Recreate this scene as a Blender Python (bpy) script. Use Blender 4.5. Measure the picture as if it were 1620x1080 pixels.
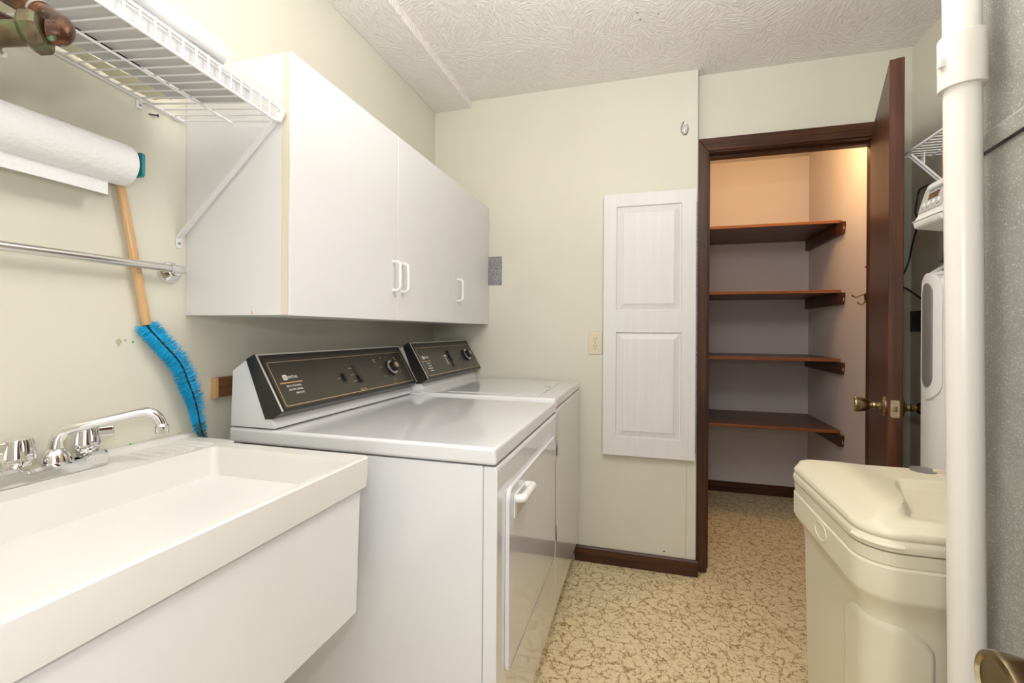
import bpy, bmesh, math, random
from mathutils import Vector, Matrix
PI = math.pi
for o in list(bpy.data.objects): bpy.data.objects.remove(o)
scene = bpy.context.scene
COL = scene.collection

# ------------------------------------------------------------------ camera
cam_d = bpy.data.cameras.new('camera'); cam = bpy.data.objects.new('camera', cam_d); COL.objects.link(cam)
cam_d.sensor_width = 36; cam_d.lens = 36 * 728.4 / 1620; cam_d.shift_y = -16.9 / 1620; cam_d.clip_start = .02
_yaw = math.radians(16.05); _rl = math.radians(.37)
_r = Vector((math.cos(_yaw), math.sin(_yaw), 0)); _f = Vector((-math.sin(_yaw), math.cos(_yaw), 0)); _u = Vector((0, 0, 1))
_r3 = _r * math.cos(_rl) + _u * math.sin(_rl); _u3 = -_r * math.sin(_rl) + _u * math.cos(_rl)
M = Matrix((_r3, _u3, -_f)).transposed().to_4x4(); M.translation = (0, 0, 1.181)
cam.matrix_world = M
scene.camera = cam

# ------------------------------------------------------------------ world, light, exposure
w = bpy.data.worlds.new('world'); scene.world = w; w.use_nodes = True
w.node_tree.nodes['Background'].inputs[0].default_value = (.96, .985, 1, 1)
w.node_tree.nodes['Background'].inputs[1].default_value = 1.0
scene.view_settings.view_transform = 'Standard'; scene.view_settings.look = 'None'
scene.view_settings.exposure = 0.18; scene.view_settings.gamma = 1; scene.view_settings.use_curve_mapping = False

def lamp(name, kind, loc, power, color, size=.1, rot=None, size_y=None):
    d = bpy.data.lights.new(name, kind); d.energy = power; d.color = color
    if kind == 'AREA':
        d.size = size
        if size_y: d.shape = 'RECTANGLE'; d.size_y = size_y
    else: d.shadow_soft_size = size
    o = bpy.data.objects.new(name, d); COL.objects.link(o); o.location = loc
    if rot: o.rotation_euler = rot
    return o
lamp('camera_flash', 'POINT', (-.02, -.01, 1.335), 8, (.95, .975, 1), .02)
lamp('ceiling_fill', 'AREA', (-.05, .10, 1.62), 28, (.94, .97, 1), .16, (PI, 0, 0))  # added fill, aimed upward to brighten the ceiling
lamp('front_fill', 'AREA', (-.03, -.19, 1.02), 7, (.96, .98, 1), .80, (PI / 2, 0, 0), 1.75)  # added soft fill behind the camera, evens out the brightness
lamp('overhead_fill', 'POINT', (.12, .95, 2.12), 15, (1, .98, .97), .14)  # added unseen fill for overall brightness, no fixture belongs to it
lamp('closet_bulb', 'POINT', (.80, 2.80, 2.22), 10.5, (1, .62, .29), .05)

# ------------------------------------------------------------------ materials
def newmat(name):
    m = bpy.data.materials.new(name); m.use_nodes = True
    return m, m.node_tree.nodes, m.node_tree.links, m.node_tree.nodes['Principled BSDF']
def setin(b, **k):
    for n, v in k.items():
        n = {'rough': 'Roughness', 'metal': 'Metallic', 'spec': 'Specular IOR Level', 'coat': 'Coat Weight', 'trans': 'Transmission Weight', 'alpha': 'Alpha', 'aniso': 'Anisotropic'}[n]
        b.inputs[n].default_value = v
def coord(N, L, scale=(1, 1, 1), rot=(0, 0, 0)):
    tc = N.new('ShaderNodeTexCoord'); mp = N.new('ShaderNodeMapping')
    mp.inputs['Scale'].default_value = scale; mp.inputs['Rotation'].default_value = rot
    L.new(tc.outputs['Object'], mp.inputs[0]); return mp.outputs[0]
def noise(N, L, vec, scale, detail=3, rough=.5, dist=0):
    n = N.new('ShaderNodeTexNoise'); L.new(vec, n.inputs['Vector']); n.inputs['Scale'].default_value = scale
    n.inputs['Detail'].default_value = detail; n.inputs['Roughness'].default_value = rough; n.inputs['Distortion'].default_value = dist
    return n
def ramp(N, L, fac, stops):
    r = N.new('ShaderNodeValToRGB'); L.new(fac, r.inputs[0]); e = r.color_ramp.elements
    while len(e) < len(stops): e.new(.5)
    for i, (p, c) in enumerate(stops): e[i].position = p; e[i].color = (*c, 1) if len(c) == 3 else c
    return r.outputs[0]
def bump(N, L, b, h, strength=.2, dist=.01):
    n = N.new('ShaderNodeBump'); n.inputs['Strength'].default_value = strength; n.inputs['Distance'].default_value = dist
    L.new(h, n.inputs['Height']); L.new(n.outputs[0], b.inputs['Normal'])
def mixc(N, L, fac, a, b_):
    n = N.new('ShaderNodeMix'); n.data_type = 'RGBA'
    if isinstance(fac, (int, float)): n.inputs[0].default_value = fac
    else: L.new(fac, n.inputs[0])
    for i, c in ((6, a), (7, b_)):
        if isinstance(c, tuple): n.inputs[i].default_value = (*c, 1)
        else: L.new(c, n.inputs[i])
    return n.outputs[2]
def math_(N, L, op, a, b_=0.):
    n = N.new('ShaderNodeMath'); n.operation = op
    for i, c in ((0, a), (1, b_)):
        if isinstance(c, (int, float)): n.inputs[i].default_value = c
        else: L.new(c, n.inputs[i])
    return n.outputs[0]

def plain(name, col, rough=.5, metal=0, var=.03, nscale=6, bmp=0, bscale=60, **k):
    """one colour with a little mottling, optional fine bump"""
    m, N, L, b = newmat(name); setin(b, rough=rough, metal=metal, **k)
    v = coord(N, L); n = noise(N, L, v, nscale, 4)
    a = tuple(max(0, c * (1 - var)) for c in col); c2 = tuple(min(1, c * (1 + var)) for c in col)
    L.new(ramp(N, L, n.outputs[0], [(.3, a), (.7, c2)]), b.inputs['Base Color'])
    if bmp: bump(N, L, b, noise(N, L, v, bscale, 5, .6).outputs[0], bmp, .003)
    return m
MAT = {}
MAT['wall'] = plain('wall_paint', (.715, .69, .575), .55, var=.025, nscale=3, bmp=.12, bscale=90)
def spotted(name, col, spot, thr, scale, rough=.35, var=.02, **k):
    m, N, L, b = newmat(name); setin(b, rough=rough, **k); v = coord(N, L)
    n = noise(N, L, v, 4, 4); base = ramp(N, L, n.outputs[0], [(.3, tuple(c * (1 - var) for c in col)), (.7, tuple(min(1, c * (1 + var)) for c in col))])
    s = noise(N, L, v, scale, 3, .6, .6); f = ramp(N, L, s.outputs[0], [(thr, (0, 0, 0)), (thr + .05, (1, 1, 1))])
    L.new(mixc(N, L, f, base, spot), b.inputs['Base Color'])
    bump(N, L, b, n.outputs[0], .05, .003)
    return m
MAT['sink'] = spotted('cultured_sink', (.78, .765, .715), (.62, .56, .48), .735, 38, .32, .02)
MAT['sink_panel'] = spotted('sink_panel', (.80, .79, .765), (.60, .56, .50), .77, 30, .4, .015)
# ceiling: brushed plaster strokes whose direction changes patch by patch
def ceiling_mat():
    m, N, L, b = newmat('brushed_ceiling'); setin(b, rough=.8)
    v = coord(N, L); b.inputs['Base Color'].default_value = (.87, .825, .79, 1)
    vo = N.new('ShaderNodeTexVoronoi'); vo.inputs['Scale'].default_value = 7
    wn = noise(N, L, v, 5, 2); add = N.new('ShaderNodeVectorMath'); add.operation = 'MULTIPLY_ADD'
    L.new(wn.outputs['Color'], add.inputs[0]); add.inputs[1].default_value = (.25, .25, .25); L.new(v, add.inputs[2])
    L.new(add.outputs[0], vo.inputs['Vector'])
    ang = math_(N, L, 'MULTIPLY', vo.outputs['Color'], 6.28)
    vr = N.new('ShaderNodeVectorRotate'); vr.rotation_type = 'Z_AXIS'; L.new(v, vr.inputs['Vector']); L.new(ang, vr.inputs['Angle'])
    mp = N.new('ShaderNodeMapping'); mp.inputs['Scale'].default_value = (22, 85, 20); L.new(vr.outputs[0], mp.inputs[0])
    n2 = noise(N, L, mp.outputs[0], 1, 3, .55, .8)
    h = ramp(N, L, n2.outputs[0], [(.42, (0, 0, 0)), (.62, (1, 1, 1))])
    bump(N, L, b, h, .55, .006)
    return m
MAT['ceiling'] = ceiling_mat()
def floor_mat():
    m, N, L, b = newmat('vinyl_floor'); setin(b, rough=.42)
    v = coord(N, L)
    def warp(scale, amp, src):
        n = noise(N, L, src, scale, 3, .6)
        s = N.new('ShaderNodeVectorMath'); s.operation = 'SUBTRACT'; L.new(n.outputs['Color'], s.inputs[0]); s.inputs[1].default_value = (.5, .5, .5)
        a = N.new('ShaderNodeVectorMath'); a.operation = 'MULTIPLY_ADD'; L.new(s.outputs[0], a.inputs[0]); a.inputs[1].default_value = (amp, amp, 0); L.new(src, a.inputs[2])
        return a.outputs[0]
    w1 = warp(14, .05, v); w2 = warp(170, .008, warp(70, .030, w1))
    def cracks(scale, wdt, off):
        mp = N.new('ShaderNodeMapping'); mp.inputs['Location'].default_value = off; L.new(w2, mp.inputs[0])
        vo = N.new('ShaderNodeTexVoronoi'); vo.voronoi_dimensions = '2D'; vo.feature = 'DISTANCE_TO_EDGE'; vo.inputs['Scale'].default_value = scale; L.new(mp.outputs[0], vo.inputs['Vector'])
        return ramp(N, L, vo.outputs['Distance'], [(wdt * .4, (1, 1, 1)), (wdt, (0, 0, 0))])
    def curls(scale, wdt, off):
        mp = N.new('ShaderNodeMapping'); mp.inputs['Location'].default_value = off; L.new(v, mp.inputs[0])
        n = noise(N, L, mp.outputs[0], scale, 3.2, .58, .6)
        d_ = math_(N, L, 'ABSOLUTE', math_(N, L, 'SUBTRACT', n.outputs[0], .5))
        return ramp(N, L, d_, [(wdt * .35, (1, 1, 1)), (wdt, (0, 0, 0))])
    def lighten(a_, b_):
        mx = N.new('ShaderNodeMix'); mx.data_type = 'RGBA'; mx.blend_type = 'LIGHTEN'; mx.inputs[0].default_value = 1; L.new(a_, mx.inputs[6]); L.new(b_, mx.inputs[7]); return mx.outputs[2]
    c1 = cracks(17, .05, (0, 0, 0)); k1 = curls(17, .017, (5.3, 2.1, 0)); k2 = curls(26, .016, (1.3, 7.1, 0))
    mk = ramp(N, L, noise(N, L, v, 26, 2).outputs[0], [(.50, (0, 0, 0)), (.56, (1, 1, 1))])
    msk2 = ramp(N, L, noise(N, L, v, 48, 2).outputs[0], [(.36, (.1, .1, .1)), (.5, (1, 1, 1))])
    k2m = mixc(N, L, mk, (0., 0., 0.), k2)
    lm = N.new('ShaderNodeMix'); lm.data_type = 'RGBA'; lm.blend_type = 'MULTIPLY'; lm.inputs[0].default_value = 1; L.new(lighten(lighten(c1, k1), k2m), lm.inputs[6]); L.new(msk2, lm.inputs[7])
    bn = noise(N, L, v, 60, 4, .65)
    base = ramp(N, L, bn.outputs[0], [(.30, (.68, .53, .28)), (.46, (.82, .69, .42)), (.7, (.88, .77, .52))])
    L.new(mixc(N, L, lm.outputs[2], base, (.36, .21, .08)), b.inputs['Base Color'])
    bump(N, L, b, lm.outputs[2], .08, .001)
    return m
MAT['floor'] = floor_mat()
def wood(name, c1, c2, rough=.35, axis='Z', scale=1.0, coat=0.):
    m, N, L, b = newmat(name); setin(b, rough=rough, coat=coat, spec=.35)
    s = {'Z': (38, 38, 1.6), 'Y': (38, 1.6, 38), 'X': (1.6, 38, 38)}[axis]
    v = coord(N, L, tuple(q * scale for q in s)); n = noise(N, L, v, 1, 5, .62, .9)
    v2 = coord(N, L, (1, 1, 1)); n2 = noise(N, L, v2, 5, 3)
    k = ramp(N, L, n.outputs[0], [(.32, c1), (.66, c2)])
    k2 = mixc(N, L, ramp(N, L, n2.outputs[0], [(.4, (0, 0, 0)), (.75, (.45, .45, .45))]), k, c1)
    L.new(k2, b.inputs['Base Color']); bump(N, L, b, n.outputs[0], .08, .002)
    return m
DK, LT = (.034, .011, .004), (.120, .043, .015)
MAT['wood_z'] = wood('walnut_stain_upright', DK, LT, .38, 'Z')
MAT['wood_x'] = wood('walnut_stain_across', DK, LT, .38, 'X')
MAT['wood_y'] = wood('walnut_stain_along', DK, LT, .38, 'Y')
MAT['door_wood'] = wood('door_stain', (.042, .014, .006), (.125, .043, .017), .36, 'Z')
MAT['shelf_wood'] = wood('shelf_stain', (.05, .018, .008), (.16, .062, .024), .34, 'X')
MAT['shelf_edge'] = wood('shelf_edge', (.16, .055, .018), (.30, .12, .045), .35, 'X')
MAT['birch'] = wood('birch_handle', (.60, .36, .16), (.72, .48, .25), .28, 'Z', .7, .4)
MAT['block_wood'] = wood('block_wood', (.12, .05, .02), (.28, .12, .05), .6, 'Y')
MAT['block_end'] = plain('block_end', (.62, .38, .16), .6)
MAT['white_wood'] = wood('white_painted_oak', (.76, .745, .725), (.80, .785, .765), .4, 'Z')
MAT['melamine'] = plain('white_melamine', (.76, .755, .75), .32, var=.01)
MAT['melamine_edge'] = plain('cream_edge', (.76, .67, .53), .5, var=.03)
MAT['enamel'] = plain('white_enamel', (.76, .77, .785), .07, var=.008, coat=.6)
MAT['plastic_white'] = plain('white_plastic', (.80, .80, .77), .35, var=.01)
MAT['wire_white'] = plain('vinyl_wire', (.80, .80, .80), .35, var=.01)
MAT['panel_dark'] = plain('panel_dark', (.045, .040, .031), .30, var=.05)
MAT['bezel'] = plain('bezel_black', (.018, .018, .017), .28, var=.05)
MAT['gold'] = plain('gold_line', (.55, .40, .24), .35, .5)
MAT['silver'] = plain('silver_line', (.75, .73, .70), .3, .6)
MAT['orange_print'] = plain('orange_print', (.72, .38, .16), .5)
MAT['white_print'] = plain('white_print', (.72, .70, .66), .5)
MAT['grey_print'] = plain('grey_print', (.35, .32, .27), .5)
MAT['black'] = plain('black_plastic', (.012, .012, .013), .35)
MAT['dark_line'] = plain('dark_gap', (.04, .038, .035), .7)
MAT['copper_disc'] = plain('copper_disc', (.60, .38, .24), .35, .7)
MAT['chrome'] = plain('chrome', (.80, .80, .80), .05, 1.0, var=.005)
MAT['satin'] = plain('satin_steel', (.72, .71, .69), .24, 1.0, var=.02)
MAT['steel'] = plain('zinc_screw', (.45, .44, .42), .4, 1.0)
MAT['hinge_grey'] = plain('hinge_grey', (.20, .20, .19), .5, .3)
MAT['brass_knob'] = plain('antique_brass', (.32, .245, .135), .25, 1.0, var=.12, nscale=40)
MAT['brass_plate'] = plain('brass_plate', (.52, .42, .26), .35, 1.0, var=.25, nscale=60)
MAT['teal'] = plain('teal_plastic', (.02, .23, .26), .35)
MAT['ivory'] = plain('ivory_plastic', (.72, .64, .48), .4)
MAT['ivory_dark'] = plain('slot_dark', (.10, .07, .04), .5)
MAT['pvc'] = spotted('white_pvc', (.76, .715, .645), (.62, .50, .38), .72, 34, .3, .03)
MAT['bin'] = plain('cream_polyethylene', (.69, .625, .475), .38, var=.015, nscale=3, bmp=.04)
MAT['softener'] = plain('softener_white', (.70, .69, .655), .4, var=.01)
MAT['softener_grey'] = plain('softener_grey', (.46, .45, .43), .4, var=.02)
MAT['window_grey'] = plain('smoked_window', (.17, .16, .145), .3, var=.04)
MAT['logo_black'] = plain('logo_black', (.03, .03, .03), .5)
MAT['logo_blue'] = plain('logo_slate', (.12, .16, .20), .5)
MAT['display'] = plain('display_brown', (.09, .055, .04), .2)
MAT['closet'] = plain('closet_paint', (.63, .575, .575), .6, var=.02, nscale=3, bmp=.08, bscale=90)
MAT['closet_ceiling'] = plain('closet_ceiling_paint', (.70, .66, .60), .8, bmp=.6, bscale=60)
MAT['bristle'] = plain('bristle_blue', (.02, .50, .84), .45, var=.2, nscale=30)
MAT['bristle_dirty'] = plain('bristle_dirty', (.06, .16, .17), .6, var=.5, nscale=60)
MAT['paper_fold'] = plain('folded_paper', (.60, .59, .585), .7, var=.02)
MAT['card_yellow'] = plain('cream_card', (.78, .74, .55), .7, var=.03)
MAT['trap_brown'] = plain('drain_plastic', (.2, .2, .2), .5)
MAT['green_box'] = plain('green_fleck', (.08, .45, .03), .6)
MAT['red'] = plain('red_peg', (.45, .06, .02), .4)
MAT['pegboard'] = plain('end_panel_grey', (.30, .30, .31), .6)
MAT['spackle'] = plain('bare_patch', (.50, .47, .33), .7)
MAT['glass'] = plain('lamp_glass', (.9, .88, .84), .3)
def towel_mat():
    m, N, L, b = newmat('paper_towel'); setin(b, rough=.9); b.inputs['Base Color'].default_value = (.84, .84, .83, 1)
    v = coord(N, L); vo = N.new('ShaderNodeTexVoronoi'); vo.inputs['Scale'].default_value = 110; L.new(v, vo.inputs['Vector'])
    n = noise(N, L, v, 70, 3); bump(N, L, b, math_(N, L, 'ADD', vo.outputs['Distance'], n.outputs[0]), .45, .003)
    return m
MAT['towel'] = towel_mat()
def copper_mat():
    m, N, L, b = newmat('weathered_copper'); setin(b, rough=.38, metal=.8)
    v = coord(N, L); n = noise(N, L, v, 45, 5, .65, .6); n2 = noise(N, L, v, 60, 4)
    c = ramp(N, L, n.outputs[0], [(.38, (.055, .030, .021)), (.54, (.13, .058, .030)), (.68, (.34, .14, .06))])
    f = ramp(N, L, n2.outputs[0], [(.64, (0, 0, 0)), (.70, (1, 1, 1))])
    L.new(mixc(N, L, f, c, (.22, .36, .26)), b.inputs['Base Color'])
    bump(N, L, b, n.outputs[0], .2, .002)
    return m
MAT['copper'] = copper_mat()
def brassgreen():
    m, N, L, b = newmat('tarnished_brass'); setin(b, rough=.4, metal=.75)
    v = coord(N, L); n = noise(N, L, v, 35, 4, .6)
    L.new(ramp(N, L, n.outputs[0], [(.35, (.055, .042, .025)), (.55, (.15, .11, .06)), (.66, (.13, .17, .075))]), b.inputs['Base Color'])
    return m
MAT['brass_old'] = brassgreen()
def galv(name, c1, c2, fleck, metal, thr=.60, scale=150):
    m, N, L, b = newmat(name); setin(b, rough=.5, metal=metal)
    v = coord(N, L); n = noise(N, L, v, 14, 5, .6)
    base = ramp(N, L, n.outputs[0], [(.3, c1), (.7, c2)])
    s = noise(N, L, coord(N, L, (1, 1, 1.7)), scale, 3, .7, 1.0)
    f = ramp(N, L, s.outputs[0], [(thr, (0, 0, 0)), (thr + .09, (1, 1, 1))])
    L.new(mixc(N, L, f, base, fleck), b.inputs['Base Color'])
    bump(N, L, b, s.outputs[0], .1, .001)
    return m
MAT['galv'] = galv('galvanised_duct', (.27, .27, .235), (.35, .35, .31), (.58, .58, .53), .25, .545, 260)
MAT['galv_plate'] = galv('galvanised_plate', (.30, .30, .31), (.42, .42, .43), (.12, .12, .13), .4, .5, 120)
def film():
    m, N, L, b = newmat('clear_film'); setin(b, rough=.15, alpha=.10); b.inputs['Base Color'].default_value = (.93, .92, .90, 1)
    v = coord(N, L); bump(N, L, b, noise(N, L, v, 25, 4).outputs[0], .5, .01)
    return m
MAT['film'] = film()

# ------------------------------------------------------------------ geometry helpers
ORG = {}; POST = [None]
class MB:
    def __init__(s, M=None): s.bm = bmesh.new(); s.M = M
    def _add(s, bm2, M=None):
        me = bpy.data.meshes.new('t'); bm2.to_mesh(me); bm2.free()
        if M is not None: me.transform(M)
        s.bm.from_mesh(me); bpy.data.meshes.remove(me)
    def box(s, x0, x1, y0, y1, z0, z1, bev=0, seg=2, M=None):
        b = bmesh.new(); bmesh.ops.create_cube(b, size=1)
        for v in b.verts: v.co = Vector(((x0 + x1) / 2 + v.co.x * (x1 - x0), (y0 + y1) / 2 + v.co.y * (y1 - y0), (z0 + z1) / 2 + v.co.z * (z1 - z0)))
        if bev: bmesh.ops.bevel(b, geom=b.edges[:], offset=bev, segments=seg, profile=.5, affect='EDGES')
        s._add(b, M); return s
    def prism(s, pts, a0, a1, axis='y', bev=0, seg=2, M=None):
        """2D outline extruded along an axis: y -> pts are (x,z); x -> (y,z); z -> (x,y)"""
        f = {'y': lambda p, a: (p[0], a, p[1]), 'x': lambda p, a: (a, p[0], p[1]), 'z': lambda p, a: (p[0], p[1], a)}[axis]
        b = bmesh.new(); A = [b.verts.new(f(p, a0)) for p in pts]; B = [b.verts.new(f(p, a1)) for p in pts]; n = len(pts)
        b.faces.new(A); b.faces.new(B[::-1])
        for i in range(n): b.faces.new((A[i], B[i], B[(i + 1) % n], A[(i + 1) % n]))
        bmesh.ops.recalc_face_normals(b, faces=b.faces[:])
        if bev: bmesh.ops.bevel(b, geom=b.edges[:], offset=bev, segments=seg, profile=.5, affect='EDGES')
        s._add(b, M); return s
    def tube(s, pts, r, seg=12, cap=True, closed=False, M=None):
        pts = [Vector(p) for p in pts]; n = len(pts); R = r if isinstance(r, (list, tuple)) else [r] * n
        b = bmesh.new(); rings = []; prev = None
        for i, p in enumerate(pts):
            if closed: t = pts[(i + 1) % n] - pts[i - 1]
            else: t = pts[min(i + 1, n - 1)] - pts[max(i - 1, 0)]
            if t.length < 1e-9: t = Vector((0, 0, 1))
            t.normalize()
            if prev is None:
                a = Vector((0, 0, 1)) if abs(t.z) < .9 else Vector((1, 0, 0)); u = t.cross(a).normalized()
            else: u = (prev - t * prev.dot(t)).normalized()
            prev = u; v = t.cross(u)
            rings.append([b.verts.new(p + (u * math.cos(2 * PI * k / seg) + v * math.sin(2 * PI * k / seg)) * R[i]) for k in range(seg)])
        m = n if closed else n - 1
        for i in range(m):
            A, B = rings[i], rings[(i + 1) % n]
            for k in range(seg): b.faces.new((A[k], A[(k + 1) % seg], B[(k + 1) % seg], B[k]))
        if cap and not closed: b.faces.new(rings[0][::-1]); b.faces.new(rings[-1])
        bmesh.ops.recalc_face_normals(b, faces=b.faces[:])
        s._add(b, M); return s
    def lathe(s, prof, org, axis=(0, 0, 1), seg=32, M=None, rmod=None):
        """prof: list of (radius, height) along the axis"""
        ax = Vector(axis).normalized(); a = Vector((0, 0, 1)) if abs(ax.z) < .9 else Vector((1, 0, 0)); u = ax.cross(a).normalized(); v = ax.cross(u); O = Vector(org)
        b = bmesh.new(); rings = []
        for r, h in prof:
            if r < 1e-6: rings.append([b.verts.new(O + ax * h)])
            else: rings.append([b.verts.new(O + ax * h + (u * math.cos(2 * PI * k / seg) + v * math.sin(2 * PI * k / seg)) * r * (rmod(k / seg, h) if rmod else 1)) for k in range(seg)])
        for A, B in zip(rings, rings[1:]):
            for k in range(seg):
                q = [A[k % len(A)], A[(k + 1) % len(A)], B[(k + 1) % len(B)], B[k % len(B)]]
                q = list(dict.fromkeys(q))
                if len(q) > 2: b.faces.new(q)
        if len(rings[0]) > 1: b.faces.new(rings[0][::-1])
        if len(rings[-1]) > 1: b.faces.new(rings[-1])
        bmesh.ops.recalc_face_normals(b, faces=b.faces[:])
        s._add(b, M); return s
    def loft(s, loops, cap0=True, cap1=True, M=None):
        b = bmesh.new(); R = [[b.verts.new(p) for p in lp] for lp in loops]; n = len(R[0])
        for A, B in zip(R, R[1:]):
            for k in range(n): b.faces.new((A[k], A[(k + 1) % n], B[(k + 1) % n], B[k]))
        if cap0: b.faces.new(R[0][::-1])
        if cap1: b.faces.new(R[-1])
        bmesh.ops.recalc_face_normals(b, faces=b.faces[:])
        s._add(b, M); return s
    def grid(s, fn, nu, nv, thick=0):
        b = bmesh.new(); V = [[b.verts.new(fn(i / nu, j / nv)) for j in range(nv + 1)] for i in range(nu + 1)]
        for i in range(nu):
            for j in range(nv): b.faces.new((V[i][j], V[i + 1][j], V[i + 1][j + 1], V[i][j + 1]))
        if thick: bmesh.ops.solidify(b, geom=b.faces[:], thickness=thick)
        s._add(b); return s
    def text(s, body, size, M, depth=.0004, align='LEFT', sx=1):
        cu = bpy.data.curves.new('t', 'FONT'); cu.body = body; cu.size = size; cu.extrude = depth; cu.align_x = align; cu.space_character = 1.05
        ob = bpy.data.objects.new('t', cu); COL.objects.link(ob); dg = bpy.context.evaluated_depsgraph_get()
        me = bpy.data.meshes.new_from_object(ob.evaluated_get(dg)); me.transform(Matrix.Diagonal((sx, 1, 1, 1))); me.transform(M); s.bm.from_mesh(me)
        bpy.data.objects.remove(ob); bpy.data.curves.remove(cu); bpy.data.meshes.remove(me); return s
    def build(s, name, mat, parent=None, sharp=.55, smooth=True):
        bm = s.bm; bmesh.ops.remove_doubles(bm, verts=bm.verts[:], dist=1e-6)
        if s.M is not None: bm.transform(s.M)
        if POST[0] is not None: bm.transform(POST[0])
        if parent is not None: org = ORG[parent.name]
        else:
            xs = [v.co.x for v in bm.verts]; ys = [v.co.y for v in bm.verts]; zs = [v.co.z for v in bm.verts]
            org = Vector(((min(xs) + max(xs)) / 2, (min(ys) + max(ys)) / 2, min(zs)))
        for v in bm.verts: v.co -= org
        for f in bm.faces: f.smooth = smooth
        for e in bm.edges:
            if len(e.link_faces) == 2 and e.calc_face_angle(0) > sharp: e.smooth = False
        me = bpy.data.meshes.new(name); bm.to_mesh(me); bm.free()
        mats = mat if isinstance(mat, list) else [mat]
        for q in mats: me.materials.append(MAT[q])
        o = bpy.data.objects.new(name, me); COL.objects.link(o); ORG[o.name] = org
        if smooth: wn = o.modifiers.new('weighted_normal', 'WEIGHTED_NORMAL'); wn.keep_sharp = True; wn.weight = 80
        if parent is not None: o.parent = parent
        else: o.location = org
        return o
def thing(name, label, cat, loc, group=None):
    o = bpy.data.objects.new(name, None); o.empty_display_size = .05; COL.objects.link(o); o.location = loc; ORG[o.name] = Vector(loc)
    return tag(o, label, cat, group)
def tag(o, label, cat, group=None, kind=None):
    o['label'] = label; o['category'] = cat
    if group: o['group'] = group
    if kind: o['kind'] = kind
    return o
def struct(name, mb, mat, parent=None):
    o = mb.build(name, mat, parent)
    if parent is None: o['kind'] = 'structure'
    return o
def rrect(hx, hy, r, n=6):
    out = []
    for cx, cy, a0 in ((hx - r, hy - r, 0), (-hx + r, hy - r, PI / 2), (-hx + r, -hy + r, PI), (hx - r, -hy + r, 1.5 * PI)):
        for k in range(n + 1):
            a = a0 + PI / 2 * k / n; out.append((cx + r * math.cos(a), cy + r * math.sin(a)))
    return out
def sm(a, b, x):
    t = max(0, min(1, (x - a) / (b - a))); return t * t * (3 - 2 * t)
def bez(pts, n=24):
    """Catmull-Rom through points"""
    P = [Vector(p) for p in pts]; P = [P[0] * 2 - P[1]] + P + [P[-1] * 2 - P[-2]]; out = []
    for i in range(1, len(P) - 2):
        for k in range(n):
            t = k / n; a, b, c, d = P[i - 1:i + 3]
            out.append(.5 * ((2 * b) + (c - a) * t + (2 * a - 5 * b + 4 * c - d) * t * t + (3 * b - a - 3 * c + d) * t ** 3))
    out.append(P[-2]); return out
def pt(u, v, **k):
    """the point a pixel of the 1620x1080 picture shows, given one of its coordinates or its depth d"""
    d = _f + _r3 * ((u - 810) / 728.4) - _u3 * ((v - 523.1) / 728.4); o = Vector((0, 0, 1.181)); a, c = list(k.items())[0]
    t = c if a == 'd' else (c - o['xyz'.find(a)]) / d['xyz'.find(a)]
    return o + d * t

XL, YB, YD, XR, ZC, XE = -1.149, 2.3885, 2.450, 1.134, 2.451, .2425
# ================================================================== SETTING
struct('floor', MB().box(-1.35, 1.35, -1.3, 3.95, -.05, 0), 'floor')
struct('wall_left', MB().box(XL - .1, XL, -1.3, YB + .1, 0, 2.55), 'wall')
struct('wall_back', MB().box(XL, XE, YB, YB + .10, 0, 2.55), 'wall')
t = struct('trim_1', MB().box(XE, XE + .004, YB + .004, YD, .02, ZC), 'pegboard')   # raw end strip of the projecting wall
OX0, OX1, OZ = .30, 1.008, 2.062
m = MB().box(XE + .005, OX0 - .02, YD, YD + .11, 0, 2.55).box(OX1 + .02, XR, YD, YD + .11, 0, 2.55).box(OX0 - .02, OX1 + .02, YD, YD + .11, OZ + .02, 2.55)
struct('wall_closet_front', m, 'wall')
struct('wall_right', MB().box(XR, XR + .1, -1.3, YD + .11, 0, 2.55), 'wall')
m = MB().box(XL, -.46, -.32, -.22, 0, 2.55).box(.40, XR, -.32, -.22, 0, 2.55).box(-.46, .40, -.32, -.22, 2.08, 2.55)
struct('wall_near', m, 'wall')
m = MB().box(-.928, 1.35, -1.3, 2.56, ZC, ZC + .08)
struct('ceiling', m, 'ceiling')
struct('trim_2', MB().box(XL, -.928, -.22, YB, 2.413, 2.53, .002, 1), 'ceiling')     # dropped strip along the left wall
m = MB()
for u, v in ((1008, 20), (1013, 31), (1042, 22)):
    p = pt(u, v, z=2.4505); m.lathe([(0, 0), (.003, .0003), (.003, .001)], (p.x, p.y, 2.4495), seg=10)
struct('trim_3', m, 'black')
struct('wall_dark_reflector', MB().box(-1.35, 1.35, -1.42, -1.3, 0, 2.1), 'door_wood')  # unseen dark wall, added to give the chrome dark reflections
# wall seam and bare spots on the back wall
struct('trim_4', MB().box(.1985, .2005, YB - .0008, YB + .001, .085, .535), 'block_end')
def blob(mb, c, rx, rz, axis, seed, d=.0008):
    rnd = random.Random(seed); n = 16; pts = []
    for k in range(n):
        a = 2 * PI * k / n; q = rnd.uniform(.6, 1.1)
        if axis == 'x': pts.append((c[1] + rx * q * math.cos(a), c[2] + rz * q * math.sin(a)))
        else: pts.append((c[0] + rx * q * math.cos(a), c[2] + rz * q * math.sin(a)))
    if axis == 'x': mb.prism(pts, c[0] - .0002, c[0] + d, 'x')
    else: mb.prism(pts, c[1] - d, c[1] + .0002, 'y')
m = MB()
for u, v, a, b_ in ((188, 541, .006, .010), (198, 538, .003, .004), (275, 690, .006, .003), (284, 686, .008, .003)): blob(m, pt(u, v, x=XL), a, b_, 'x', int(u))
struct('trim_5', m, 'spackle')
m = MB()
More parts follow.
